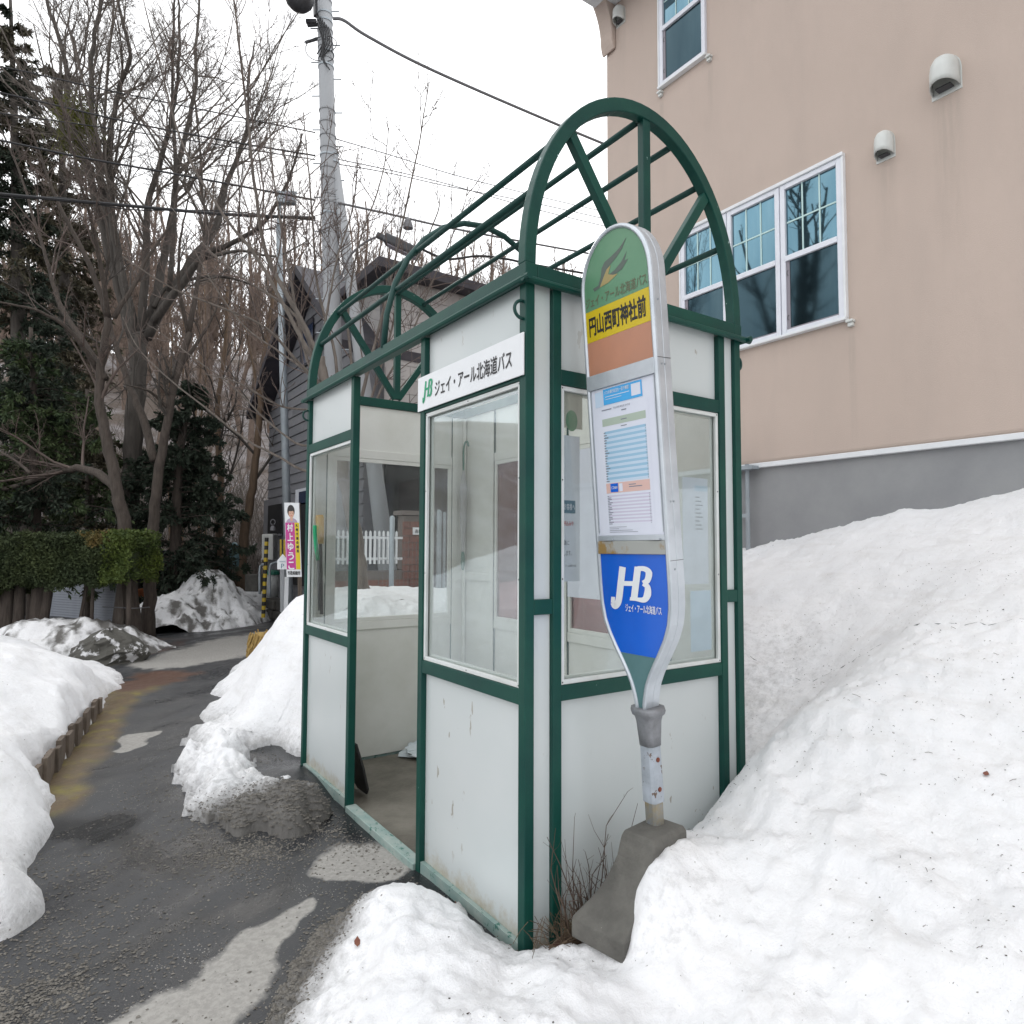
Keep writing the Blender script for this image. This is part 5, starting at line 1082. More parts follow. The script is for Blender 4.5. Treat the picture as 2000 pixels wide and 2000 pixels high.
for r_ in range(2):
    for k in range(n_):
        p = a+dd*(k+(.5 if r_ else 0)); hh = .20; q = p+dd*.96*(1 if k < n_-1 or not r_ else .4); MB().bar(p+(.15, .2, hh*(r_+.5)), q+(.15, .2, hh*(r_+.5)), .34+.04*((k*7) % 3), hh*.95).build('stone', stone, sw, bevel=.03)
tr = thing('wrapped_shrub', 'shrub wrapped in teal netting between two brown trunks', 'shrub', tuple(at(456, 1150, 14.5)))
c = at(456, 1152, 14.5); MB().tube([c+(0, 0, .45), c+(0, 0, .55), c+(0, 0, .75), c+(0, 0, .95), c+(0, 0, 1.02)], [.10, .125, .12, .09, .03], 12).build('netting', tealtarp, tr, smooth=True)
m = MB()
for k in range(9): an = k*.7; m.tube([c+(.08*math.cos(an), .08*math.sin(an), -.1), c+(.06*math.cos(an+1), .06*math.sin(an+1), .5)], .008, 5)
m.build('stem', dry, tr)
ss = thing('straw_wrapped_shrub', 'shrub wrapped in golden straw half hidden by the snow bank', 'shrub', tuple(gp(508, 1290)))
c = gp(508, 1292); m = MB()
for k in range(220):
    an = random.random()*6.28; rr = .17+.03*random.random(); z0 = random.random()*.3; rr *= .78; z0 *= .8; m.tube([c+(rr*math.cos(an)*1.1, rr*math.sin(an), z0), c+(rr*.9*math.cos(an+.25), rr*.9*math.sin(an+.25), z0+.10+.06*random.random())], .008, 4)
m.build('straw', straw, ss, kind='stuff'); MB().tube([c, c+(0, 0, .20), c+(0, 0, .33), c+(0, 0, .37)], [.11, .128, .11, .04], 12).build('bundle', straw, ss, smooth=True)
# garage shutter, timber gate and rope among the trees on the left
gs = thing('shuttered_garage', 'low grey garage with a slatted roller shutter under the hedge', 'garage', tuple(at(160, 1240, 14)))
G0, G1 = at(60, 1250, 14.6), at(236, 1245, 13.2); gd = (G1-G0); gd[2] = 0; gl_ = np.linalg.norm(gd); gd /= gl_; gn_ = np.array([gd[1], -gd[0], 0])
base = np.array([G0[0], G0[1], -.1]); top = 1.25; s1 = None
for k in range(26):
    z0 = -.1+k*.052; p = base+(0, 0, .1+z0); 
    if s1 is None: s1 = MB().bar(p+gd*.05, p+gd*(gl_-.12), .02, .046, (0, 0, 1)).build('shutter_slat', shutter, gs); sz0 = z0
    else: c_ = copyof(s1, parent=gs); c_.location = (0, 0, z0-sz0)
MB().bar(base-gn_*.08+(0, 0, .6), base+gd*gl_-gn_*.08+(0, 0, .6), .12, 1.5, (0, 0, 1)).build('inner_wall', dark, gs); MB().bar(base+gd*(gl_-.10)+gn_*.02, base+gd*(gl_-.10)+gn_*.02+(0, 0, 1.4), .10, .08, gd).build('frame', shutter, gs)
MB().bar(base-gn_*1.2+(0, 0, 1.42), base+gd*gl_-gn_*1.2+(0, 0, 1.42), 2.6, .12, (0, 0, 1)).build('roof', roofm, gs)
tgte = thing('timber_gate', 'orange brown timber gate with a small tiled cap behind the trunks', 'gate', tuple(gp(275, 1215)))
for u0, u1, v0, v1, d in ((238, 253, 1135, 1215, 12.4), (253, 300, 1150, 1212, 12.9), (296, 311, 1118, 1186, 13.6)): MB().bar(at((u0+u1)/2, v1, d), at((u0+u1)/2, v0, d), (u1-u0)/CF*d, .08, RT).build('timber_panel', orangew, tgte)
MB().bar(at(225, 1128, 13), at(322, 1108, 13.6), .42, .10).build('roof_cap', roofm, tgte, bevel=.02)
# plank edging along the verge
pe = thing('plank_edging', 'weathered timber plank edging holding back the left verge', 'edging', (-1.2, 3.9, 0))
A0, A1 = np.array([-1.42, 2.86]), np.array([-.99, 4.95]); n_ = 20; pl1 = None
for k in range(n_):
    p = A0+(A1-A0)*k/n_; q = A0+(A1-A0)*(k+.93)/n_; off = .010*((k*5) % 3-1); h_ = .165-.03*(k/n_)+.008*((k*3) % 4)
    dn_ = (A1-A0)/np.linalg.norm(A1-A0); nn = np.array([dn_[1], -dn_[0]]); p = p+nn*off; q = q+nn*off
    V = [(p[0], p[1], -.03), (q[0], q[1], -.03), (q[0], q[1], h_), (p[0], p[1], h_+.004)]; W2 = [(x-nn[0]*.03, y-nn[1]*.03, z_) for x, y, z_ in V]; MB().prism(V, W2).build('plank', wood, pe, bevel=.003)
# things kept inside the shelter
br = thing('snow_brush', 'snow brush with yellow head and black handle leaning inside the far shelter corner', 'brush', tuple(yp(627, 1190, 2.42)))
a, b = yp(628, 1200, 2.40), yp(626, 1062, 2.44); MB().tube([a, b], .011, 10).build('handle', black, br, smooth=True); c, d = yp(627, 1062, 2.43), yp(624, 1006, 2.44)
MB().tube([c, c+(d-c)*.4, c+(d-c)*.9, d], [.017, .024, .028, .024], 10).build('yellow_head', brye, br, smooth=True)
g2 = thing('green_scraper', 'curved green plastic scraper leaning beside the yellow headed brush', 'scraper', tuple(yp(618, 1080, 2.40)))
P = catmull([yp(621, 1094, 2.40), yp(617, 1065, 2.40), yp(615, 1040, 2.40), yp(615, 1026, 2.40)], 5); MB().tube(P, [.013]*len(P), 8).build('blade', brg, g2, smooth=True); MB().tube([yp(623, 1192, 2.43), yp(621, 1094, 2.40)], .007, 8).build('handle', cableg, g2, smooth=True)
sv_ = thing('black_shovel', 'black shovel blade leaning inside the doorway behind the left door post', 'shovel', (.12, 1.9, 0))
q = [(-.15, .03), (-.09, .0), (.09, .0), (.15, .04), (.16, .16), (.12, .30), (-.12, .30), (-.16, .16)]
MB().prism([(.165-.22*z_, 1.90-x*.75+.10*z_, z_) for x, z_ in q][::-1], [(.178-.22*z_, 1.90-x*.75+.10*z_, z_) for x, z_ in q][::-1]).build('blade', black, sv_, bevel=.003); MB().tube([(.10, 1.95, .29), (.07, 2.15, .80)], .013, 8).build('handle', black, sv_)
bg = thing('plastic_bag', 'crumpled white plastic bag on the shelter floor', 'bag', tuple(gp(800, 1462)))
m = MB(); c = gp(806, 1462); c[1] = min(c[1], 2.35); n1, n2 = 18, 12; V = []
for i in range(n2):
    ph = i/(n2-1)*math.pi/2*1.0
    for j in range(n1):
        th = j/n1*2*math.pi; r = (1+.30*math.sin(3*th+i)+.14*random.uniform(-1, 1))*math.cos(ph*.98); V.append(c+(.13*r*math.cos(th), .10*r*math.sin(th), .085*math.sin(ph)*(1+.25*random.uniform(-1, 1))))
m.add(V, [(i*n1+j, i*n1+(j+1) % n1, (i+1)*n1+(j+1) % n1, (i+1)*n1+j) for i in range(n2-1) for j in range(n1)]).build('crumpled_film', bagm, bg)
um = thing('umbrella', 'closed pale umbrella hanging tip down in the back corner of the shelter', 'umbrella', (1.17, 2.44, 1.3))
cu = np.array([1.17, 2.43]); MB().tube([(cu[0], cu[1], z_) for z_ in (2.05, 1.9, 1.6, 1.42)], [.010, .030, .022, .009], 9).build('canopy', tankm, um); MB().tube([(cu[0], cu[1], 1.43), (cu[0], cu[1], 1.34), (cu[0], cu[1], 1.29)], [.012, .018, .008], 8).build('tip', lidm, um)
MB().tube(catmull([(cu[0], cu[1], 2.04), (cu[0], cu[1], 2.22), (cu[0]+.01, cu[1]-.03, 2.27), (cu[0]+.01, cu[1]-.055, 2.23)], 4), .008, 7).build('handle', lidm, um)

# ================================================================ TREES, HEDGE, FOREST
RS = np.random.RandomState(5)
def nrm(a): return a/(np.linalg.norm(a, axis=-1, keepdims=True)+1e-12)
def tubes(P, R, n=3):
    # P [N,k,3] R [N,k] -> vertices and quads for N small tubes
    N, k, _ = P.shape; D = nrm(P[:, -1]-P[:, 0]); A = np.where(np.abs(D[:, 2:3]) < .9, np.array([[0, 0, 1.]]), np.array([[1., 0, 0]])); X = nrm(np.cross(D, A)); Y = np.cross(D, X)
    an = np.arange(n)*2*math.pi/n
    V = P[:, :, None]+R[:, :, None, None]*(np.cos(an)[None, None, :, None]*X[:, None, None]+np.sin(an)[None, None, :, None]*Y[:, None, None])
    I = np.arange(N*k*n).reshape(N, k, n); J = np.roll(I, -1, 2)
    F = np.stack([I[:, :-1], J[:, :-1], J[:, 1:], I[:, 1:]], -1).reshape(-1, 4); return V.reshape(-1, 3), F
def kids(P, R, c, lf, ang=(30, 60), up=.25, k=4, rf=.5, t0=.15, mn=.003, jit=.10, lref=None, lmin=0):
    N, m, _ = P.shape; t = t0+(1-t0)*RS.rand(N, c); x = t*(m-1); i = np.minimum(x.astype(int), m-2); f = (x-i)[..., None]; ii = np.arange(N)[:, None]
    p = P[ii, i]*(1-f)+P[ii, i+1]*f; d = nrm(P[ii, i+1]-P[ii, i]); r = R[ii, i]*(1-f[..., 0])+R[ii, i+1]*f[..., 0]
    Lq = np.linalg.norm(np.diff(P, axis=1), axis=-1).sum(1)[:, None]; Ln_ = np.maximum(Lq*lf*(1.12-t)*(.55+.75*RS.rand(N, c)), lmin)
    q = nrm(np.cross(d, RS.randn(N, c, 3))); a = np.radians(ang[0]+(ang[1]-ang[0])*RS.rand(N, c))[..., None]; v = nrm(d*np.cos(a)+q*np.sin(a)+np.array([0, 0, up]))
    out = [p]; 
    for s in range(k-1):
        out.append(out[-1]+v*(Ln_/(k-1))[..., None]); v = nrm(v+RS.randn(N, c, 3)*jit+np.array([0, 0, up*.25]))
    Q = np.stack(out, 2).reshape(N*c, k, 3); r0 = np.maximum(r*rf, mn)[..., None]*np.linspace(1, .35, k)[None, None]; R0 = np.maximum(r0, mn*.6).reshape(N*c, k)
    kp = RS.rand(N, c) < np.clip(Lq/(lref or np.mean(Lq)*1.1), .05, 1); kp = kp.reshape(-1)
    return Q[kp], R0[kp]
def vmesh(name, lst, mat, parent=None, org=None, kind=None, smooth=True, mats=None, mi=None):
    V = np.concatenate([a for a, _ in lst]); o = 0; Fs = []
    for a, f in lst: Fs.append(f+o); o += len(a)
    F = np.concatenate(Fs); og = root_org(parent) if parent is not None else np.array(org if org is not None else (0, 0, 0), float); V = V-og
    me = bpy.data.meshes.new(name); w = F.shape[1]; me.vertices.add(len(V)); me.vertices.foreach_set('co', V.ravel().astype(np.float32)); me.loops.add(F.size); me.loops.foreach_set('vertex_index', F.ravel().astype(np.int32))
    me.polygons.add(len(F)); me.polygons.foreach_set('loop_start', np.arange(0, F.size, w, dtype=np.int32)); me.polygons.foreach_set('loop_total', np.full(len(F), w, dtype=np.int32)); me.polygons.foreach_set('use_smooth', np.full(len(F), smooth))
    for m in (mats or [mat]): me.materials.append(m)
    if mi is not None: me.polygons.foreach_set('material_index', mi.astype(np.int32))
    me.update(calc_edges=True); o_ = bpy.data.objects.new(name, me); COL.objects.link(o_)
    if parent is not None: o_.parent = parent
    elif org is not None: o_.location = tuple(og)
    if kind: o_['kind'] = kind
    return o_
def resamp(P, k):
    P = np.asarray(P); s = np.r_[0, np.cumsum(np.linalg.norm(np.diff(P, axis=0), axis=1))]; t = np.linspace(0, s[-1], k); return np.stack([np.interp(t, s, P[:, i]) for i in range(3)], 1)
def guided(name, label, limbs, depth, barkm, twigm, lv, group=None, jd=.5, mn=.005, cat='tree', twk=1.0, upb=.25):
    # limbs: list of ([(u, v) or (u, v, d)...], r0, r1)
    base = np.array(at(*limbs[0][0][0][:2], depth)); t = thing(name, label, cat, (base[0], base[1], max(base[2], -.1)), group)
    tr = MB(); PP = []; RR = []
    for j, (pts_, r0, r1) in enumerate(limbs):
        dj = 0 if j == 0 else RS.uniform(-jd, jd); n = len(pts_); Q = [at(q[0], q[1], (q[2] if len(q) > 2 else depth+dj*i/max(n-1, 1))) for i, q in enumerate(pts_)]
        C = catmull(Q, 5); C = C+RS.randn(*C.shape)*r0*.10; rr = np.linspace(0, 1, len(C)); rad = r0+(r1-r0)*rr**.85
        if j == 0 and len(limbs[0][0]) > 2: rad[:3] *= (1.35, 1.15, 1.05)
        tr.tube(C, rad, 10 if r0 > .06 else 6); q0 = int(len(C)*(.55 if (j == 0 and len(limbs) > 3) else 0)); PP.append(resamp(C[q0:], 14)); RR.append(np.interp(np.linspace(0, 1, 14), np.linspace(0, 1, len(C)-q0), rad[q0:]))
    tr.build('trunk', barkm, t, smooth=True, kind=None)
    P = np.array(PP); R = np.array(RR); lst = []
    P1, R1 = kids(P, R, lv[0], .55, (28, 66), upb, 6, .42, .22, mn*1.6, .15); lst.append(tubes(P1, R1, 4))
    P2, R2 = kids(P1, R1, lv[1], .50, (25, 60), upb*.7, 5, .5, .1, mn*1.1, .14); lst.append(tubes(P2, R2, 3))
    P3, R3 = kids(P2, R2, lv[2], .52, (25, 60), upb*.5, 4, .6, .05, mn*.85, .15); lst.append(tubes(P3, R3, 3))
    if len(lv) > 3 and lv[3]: P4, R4 = kids(P3, R3, lv[3], .55, (25, 60), .1, 3, .6, .1, mn*.7, .15, lmin=.08); lst.append(tubes(P4, R4, 3))
    vmesh('crown', lst, twigm, t, kind='stuff'); return t
guided('bare_tree', 'big bare tree with broad fan of limbs on the left, behind the other trunks', [
    ([(252, 1235), (256, 1000), (260, 850), (268, 720), (270, 650)], .195, .15),
    ([(268, 665), (232, 562), (217, 453), (192, 326), (178, 217), (181, 91), (200, -20), (210, -120)], .10, .02),
    ([(272, 665), (301, 598), (315, 525), (337, 417), (348, 326), (380, 181), (384, 72), (395, -60)], .11, .02),
    ([(285, 660), (362, 525), (417, 453), (442, 362), (482, 254), (485, 156), (500, 80)], .10, .015),
    ([(300, 630), (391, 507), (440, 480), (514, 435), (565, 348), (590, 260)], .08, .012),
    ([(262, 670), (203, 453), (170, 326), (134, 235), (127, 120), (91, 0), (70, -90)], .10, .02),
    ([(266, 660), (232, 507), (217, 398), (214, 290), (232, 181), (254, 109), (232, 10), (235, -100)], .09, .015),
    ([(276, 650), (286, 489), (290, 398), (315, 308), (340, 200), (350, 90), (345, -40)], .085, .015),
    ([(330, 570), (344, 362), (337, 217), (339, 54), (345, -80)], .055, .012), ([(391, 507), (470, 490), (540, 500), (600, 470)], .04, .010),
    ([(300, 600), (330, 560), (420, 540), (500, 560), (560, 600)], .05, .010)], 13.2, bark_g, bark_l, (22, 10, 6, 4), jd=2.2, mn=.0046)
guided('bare_tree', 'dark trunked bare tree leaning left with a thick low side branch over the hedge', [
    ([(262, 1262), (252, 1120), (240, 1010), (228, 950), (206, 840), (194, 770), (200, 700), (212, 620)], .118, .05),
    ([(232, 955), (190, 925), (150, 915), (100, 925), (60, 940), (0, 955), (-60, 930)], .075, .03), ([(60, 925), (30, 900), (-20, 870)], .03, .012),
    ([(206, 740), (165, 670), (120, 600), (95, 520), (70, 440), (40, 340), (0, 250)], .05, .012), ([(212, 620), (176, 520), (130, 430), (95, 350), (60, 250)], .05, .012),
    ([(212, 620), (200, 540), (180, 440), (150, 330), (120, 200)], .045, .01), ([(222, 620), (260, 560), (290, 500), (330, 440), (350, 360)], .045, .01), ([(190, 720), (140, 650), (80, 610), (0, 590)], .04, .012)],
    10.3, bark_d, twig_r, (10, 7, 6, 3), jd=1.2, mn=.0036)
guided('bare_tree', 'bare tree with forked trunk leaning right beside the timber gate', [
    ([(287, 1250), (292, 1150), (300, 1030), (308, 930), (322, 850), (345, 740), (368, 650)], .108, .05),
    ([(303, 900), (275, 805), (250, 745), (232, 690), (215, 636), (205, 560), (212, 470), (190, 380)], .07, .015), ([(352, 715), (385, 670), (420, 610), (430, 560)], .035, .01),
    ([(368, 650), (385, 560), (400, 470), (430, 380), (450, 290)], .05, .012), ([(368, 650), (350, 560), (352, 470), (370, 380)], .04, .01), ([(330, 800), (300, 770), (280, 760), (240, 750)], .03, .01)],
    10.9, bark_d, bark_g, (9, 7, 6, 3), jd=1.2, mn=.0036)
guided('slender_tree', 'brown slender tree leaning right just left of the grey house', [([(468, 1155), (478, 1050), (490, 970), (502, 880), (508, 790), (515, 700), (530, 600), (540, 520)], .115, .03), ([(508, 790), (490, 690), (470, 600)], .03, .01)], 14.6, bark_b, bark_g, (14, 6, 5, 2), mn=.0055)
guided('slender_tree', 'brown slender tree with straight trunk rising behind the dirty snow pile', [([(424, 1150), (428, 1050), (430, 930), (425, 800), (440, 680), (445, 560)], .105, .03)], 14.8, bark_b, bark_g, (16, 6, 5, 2), mn=.0055)
for i, (u, lb) in enumerate(((385, 'thin tree'), (397, 'thin tree'), (328, 'thin tree'), (352, 'thin tree'))):
    guided('thin_tree', ('thin bare tree, leftmost behind the dirty snow pile', 'thin bare tree standing second from left behind the dirty snow pile', 'thin bare tree, third from left behind the dirty snow pile', 'thin bare tree nearest the straight brown slender tree')[[2, 3, 0, 1][i]], [([(u, 1150), (u+4, 1000), (u-6, 850), (u+8, 700), (u+2, 560)], .05, .015)], 16+i*.7, bark_b, twig_f, (12, 6, 4, 2), mn=.006)
guided('multistem_tree', 'many stemmed young bare tree between the shelter and the grey house', [
    ([(716, 1190), (702, 1120), (690, 1020), (672, 930), (655, 830), (640, 760), (625, 700)], .085, .045),
    ([(625, 700), (580, 610), (522, 500), (500, 380), (482, 217), (457, 0), (445, -120)], .030, .006), ([(620, 720), (565, 616), (500, 500), (435, 417), (360, 290), (308, 109), (280, 0)], .026, .005),
    ([(640, 780), (600, 660), (560, 600), (470, 540), (400, 480), (330, 400)], .022, .004), ([(655, 900), (600, 920), (540, 890), (480, 858), (400, 795), (330, 740), (270, 680), (240, 620)], .018, .004),
    ([(650, 850), (590, 870), (520, 820), (460, 760), (380, 700), (300, 640)], .016, .004), ([(640, 800), (590, 800), (540, 790), (470, 750), (400, 730)], .014, .004), ([(636, 760), (575, 700), (520, 640), (430, 600), (330, 560), (240, 500)], .018, .004),
    ([(690, 980), (700, 820), (725, 700), (760, 560), (790, 420), (823, 254), (838, 160)], .026, .004), ([(690, 960), (720, 800), (755, 680), (790, 560), (850, 430), (860, 380)], .018, .004), ([(680, 900), (690, 760), (680, 620), (700, 480), (745, 350), (760, 250)], .020, .004),
    ([(660, 850), (655, 700), (620, 560), (610, 420), (600, 300), (592, 220)], .020, .004), ([(690, 900), (745, 760), (800, 660), (840, 560), (900, 420), (915, 360)], .015, .004), ([(640, 780), (600, 700), (570, 560), (545, 420), (530, 300), (520, 160)], .022, .004),
    ([(690, 900), (730, 820), (780, 760), (830, 700), (870, 640)], .012, .004), ([(625, 700), (640, 600), (660, 500), (690, 400), (700, 300)], .016, .004), ([(655, 830), (610, 740), (550, 690), (480, 640), (420, 560), (370, 470)], .016, .004)],
    6.9, bark_l, twig_r, (13, 6, 4), jd=1.3, mn=.0034, upb=.35)
# a roadside tree left of the lane, outside the frame, seen only mirrored in the house windows
h = 11.0; n = 12; z = np.linspace(0, h, n); w = np.cumsum(RS.randn(n, 2)*.12, 0)+np.array([-6.6, 8.0]); P = np.concatenate([w, z[:, None]], 1)[None]; R_ = np.linspace(.24, .05, n)[None]
rt_ = thing('roadside_tree', 'bare roadside tree mirrored in the teal windows of the beige house', 'tree', (w[0][0], w[0][1], 0)); P1, R1 = kids(P, R_, 22, .5, (30, 60), .4, 6, .5, .3, .02, .12); P2, R2 = kids(P1, R1, 8, .5, (25, 60), .3, 4, .6, .1, .01, .14); P3, R3 = kids(P2, R2, 6, .5, (25, 60), .2, 3, .6, .1, .006, .14)
vmesh('trunk', [tubes(P, R_, 10)], bark_g, rt_); vmesh('crown', [tubes(P1, R1, 4), tubes(P2, R2, 3), tubes(P3, R3, 3)], bark_g, rt_, kind='stuff')
# mistletoe clump in the big tree
c = at(150, 245, 12.6); mt = thing('mistletoe', 'yellow green mistletoe clump high in the left tree', 'mistletoe', tuple(c))
N_ = 900; ctr = c+RT[None]*RS.randn(N_, 1)*.16+UP[None]*(RS.randn(N_, 1)*.24)+FW[None]*RS.randn(N_, 1)*.15; D = nrm(RS.randn(N_, 3)+np.array([0, 0, -.4])); vmesh('sprays', [tubes(np.stack([ctr, ctr+D*.10, ctr+D*.18+np.array([0, 0, -.04])], 1), np.full((N_, 3), .006), 3)], moss_m, mt, kind='stuff')
# leaf quads
def quads(C, D, L_, W__, rnd=1):
    N = len(C); X = nrm(D); Y = nrm(np.cross(X, RS.randn(N, 3))); L_ = (L_*(.6+.8*RS.rand(N)))[:, None]; W__ = (W__*(.6+.8*RS.rand(N)))[:, None]
    V = np.stack([C-Y*W__*.25, C+X*L_*.5-Y*W__*.5, C+X*L_, C+X*L_*.5+Y*W__*.5], 1).reshape(-1, 3); return V, np.arange(N*4).reshape(N, 4)
def conifer(label, pts_, depth, r0, br, mat1, mat2, trunkm, lean=0, dens=34, group=None, droop=-.25, f0=.0, nb=150, leaf=(.12, .035), brseed=1):
    P = catmull([at(u, v, depth) for u, v in pts_], 5); t = thing('conifer', label, 'conifer', tuple(P[0]), group); R_ = np.linspace(r0, .03, len(P)); MB().tube(P, R_, 10).build('trunk', trunkm, t, smooth=True)
    Q = resamp(P, 60); n = nb; f = f0+(1-f0)*RS.rand(n)**.9; i = (f*58).astype(int); p = Q[i]; az = RS.rand(n)*2*math.pi; Lb = br*(1.08-f)**.75*(.55+.6*RS.rand(n))*np.where(f < .12+f0, .6, 1)
    d = np.stack([np.cos(az), np.sin(az), np.full(n, .12)], 1); ps = [p]; k = 7
    for s in range(k-1): ps.append(ps[-1]+nrm(d)*(Lb/(k-1))[:, None]); d = d+np.array([0, 0, droop*.35])+RS.randn(n, 3)*.06
    B = np.stack(ps, 1); Rb = np.linspace(.022, .005, k)[None]*np.ones((n, 1)); B2, R2 = kids(B, Rb, 9, .38, (40, 65), -.12, 4, .6, .12, .004, .06)
    lst = [tubes(B, Rb, 4), tubes(B2, R2, 3)]; vmesh('branches', lst, trunkm, t, kind='stuff')
    allP = [B2]; C = []; D = []
    for A in (B, B2):
        N, kk, _ = A.shape; m = dens if A is B2 else dens*2; tt = RS.rand(N, m)*(kk-1); ii = np.minimum(tt.astype(int), kk-2); ff = (tt-ii)[..., None]; jj = np.arange(N)[:, None]
        q = A[jj, ii]*(1-ff)+A[jj, ii+1]*ff; dd = nrm(A[jj, ii+1]-A[jj, ii]); C.append(q.reshape(-1, 3)); D.append((dd+RS.randn(*dd.shape)*.55+np.array([0, 0, -.25])).reshape(-1, 3))
    C = np.concatenate(C); D = np.concatenate(D); C = C+RS.randn(*C.shape)*.015; V, F = quads(C, D, leaf[0], leaf[1]); patch = fbm(C[:, 0]*1.0, C[:, 1]+C[:, 2]*1.3, 1.3, 2, brseed) > .02
    vmesh('foliage', [(V, F)], None, t, kind='stuff', smooth=False, mats=[mat1, mat2], mi=patch.astype(int)); return t
conifer('dark fir with dense drooping boughs standing between the forked tree and the slender trees', [(341, 1180), (343, 1050), (350, 900), (365, 800), (378, 740)], 13.4, .13, 1.75, nee_d, nee_d, bark_d, nb=150, dens=44, leaf=(.085, .034))
conifer('tall dark conifer at the far left edge with pointed top', [(38, 1240), (40, 900), (35, 600), (30, 300), (20, -10)], 14.5, .24, 1.8, nee_b, nee_d, bark_g, nb=200, dens=24, f0=.22, leaf=(.12, .034), brseed=4)
conifer('tall conifer second from the left edge with brownish boughs', [(128, 1230), (128, 900), (125, 600), (122, 350), (118, 110)], 16.5, .24, 1.9, nee_b, nee_b, bark_g, nb=170, dens=22, f0=.28, leaf=(.12, .034), brseed=7)
conifer('green conifer in front of the tall ones with boughs sweeping low over the hedge', [(66, 1240), (68, 1000), (66, 800), (60, 640)], 11.6, .13, 2.2, nee_g, nee_d, bark_d, nb=110, dens=28, f0=.18, leaf=(.095, .032), brseed=9)
conifer('small green conifer near the thick low branch of the dark tree', [(172, 1230), (175, 1050), (172, 900), (170, 760)], 13.2, .10, 1.5, nee_g, nee_b, bark_d, nb=80, dens=26, f0=.2, leaf=(.095, .032), brseed=12)
# clipped yew hedge on bare stems
he = thing('clipped_hedge', 'clipped dark yew hedge with bright green right end raised on bare stems', 'hedge', tuple(gp(150, 1270)))
E1 = at(283, 1115, 9.8); E0 = at(-260, 1125, 9.3); hd2 = E1-E0; hd2[2] = 0; HLn = np.linalg.norm(hd2); hd2 /= HLn; hn2 = np.array([hd2[1], -hd2[0], 0])
z0_, z1_ = .83, 1.56; N_ = 150000; s_ = RS.rand(N_)*HLn; w_ = (RS.rand(N_)-.5)*1.15; zz = z0_+(z1_-z0_)*RS.rand(N_)
# keep mostly a shell with an uneven outline
edge_ = np.minimum.reduce([zz-z0_, z1_-zz, .575-np.abs(w_), HLn-s_]); keep = (edge_ < .11) | (RS.rand(N_) < .10); s_, w_, zz = s_[keep], w_[keep], zz[keep]
bmpn = fbm(s_, zz*1.3, 2.2, 3, 77); s_ = s_+np.where(s_ > HLn-.3, fbm(zz*2.0, w_*2.0, 1.4, 3, 75)*.28, 0); C = np.array([E0[0], E0[1], 0])+hd2*s_[:, None]+hn2*(w_*(1+bmpn*.45))[:, None]; C[:, 2] = zz+fbm(s_, w_, 1.7, 4, 78)*.26*np.where(zz > 1.2, .8, 1.4)+.05*(s_/HLn)-.0
V, F = quads(C, RS.randn(len(C), 3)+np.array([0, 0, .5])+hn2*.3, .046, .022); right = s_/HLn; n_b = fbm(s_, zz, 3, 3, 79)
mi = np.where(right+n_b*.12 > .885, 1, 0); mi = np.where((right+n_b*.1 > .80) & (right+n_b*.1 < .885) & (zz > 1.38), 2, mi)
vmesh('foliage', [(V, F)], None, he, kind='stuff', smooth=False, mats=[nee_h, nee_y, nee_o], mi=mi)
cc = np.array([E0[0], E0[1], (z0_+z1_)/2+.0]); MB().bar(cc, cc+hd2*(HLn-.12), .60, z1_-z0_-.36).build('light_block_core', nee_h, he)  # box added out of sight inside the leaves to block light
for u, r in ((-120, .1), (22, .12), (45, .10), (80, .13), (92, .10), (165, .035), (188, .035), (200, .15), (262, .05)):
    r = r*.72; f_ = (u+260)/(283+260); p = np.array([E0[0], E0[1], 0])+hd2*HLn*f_+hn2*(.15 if u != 200 else -.6); MB().tube([p+(0, 0, -.1), p+(.0, .0, .4), p+(RS.uniform(-.1, .1), 0, z0_+.25)], [r*1.2, r, r*.85], 9).build('stem', bark_d if u < 120 else (bark_l if u == 200 else bark_d), he, smooth=True)
rp_ = catmull([at(200, 1185, 9.9), at(240, 1187, 9.9), at(262, 1188, 9.9), at(292, 1186, 10.6)], 5); o = MB().tube(rp_, .008, 6).build('rope', cableg, None, org=rp_[0]); tag(o, 'pale rope tied between trunks at the end of the hedge', 'rope')
# boulder in the dirty snow
bo = MB(); c = gp(212, 1290); n1, n2 = 22, 14; V = []
for i in range(n2):
    ph = i/(n2-1)*math.pi*.55
    for j in range(n1):
        th = j/n1*2*math.pi; r = 1+.16*math.sin(2*th+i*.5)+.12*RS.randn()*.6; V.append(c+(.40*r*math.sin(math.pi*.55-ph)*math.cos(th), .32*r*math.sin(math.pi*.55-ph)*math.sin(th), .42*math.cos(math.pi*.55-ph)*(1-.15*math.sin(th*1.5)**2)))
o = bo.add(V, [(i*n1+j, i*n1+(j+1) % n1, (i+1)*n1+(j+1) % n1, (i+1)*n1+j) for i in range(n2-1) for j in range(n1)]).build('boulder', snowstone, None, org=c); tag(o, 'grey earthy boulder in dirty snow at the foot of the trunks', 'boulder')
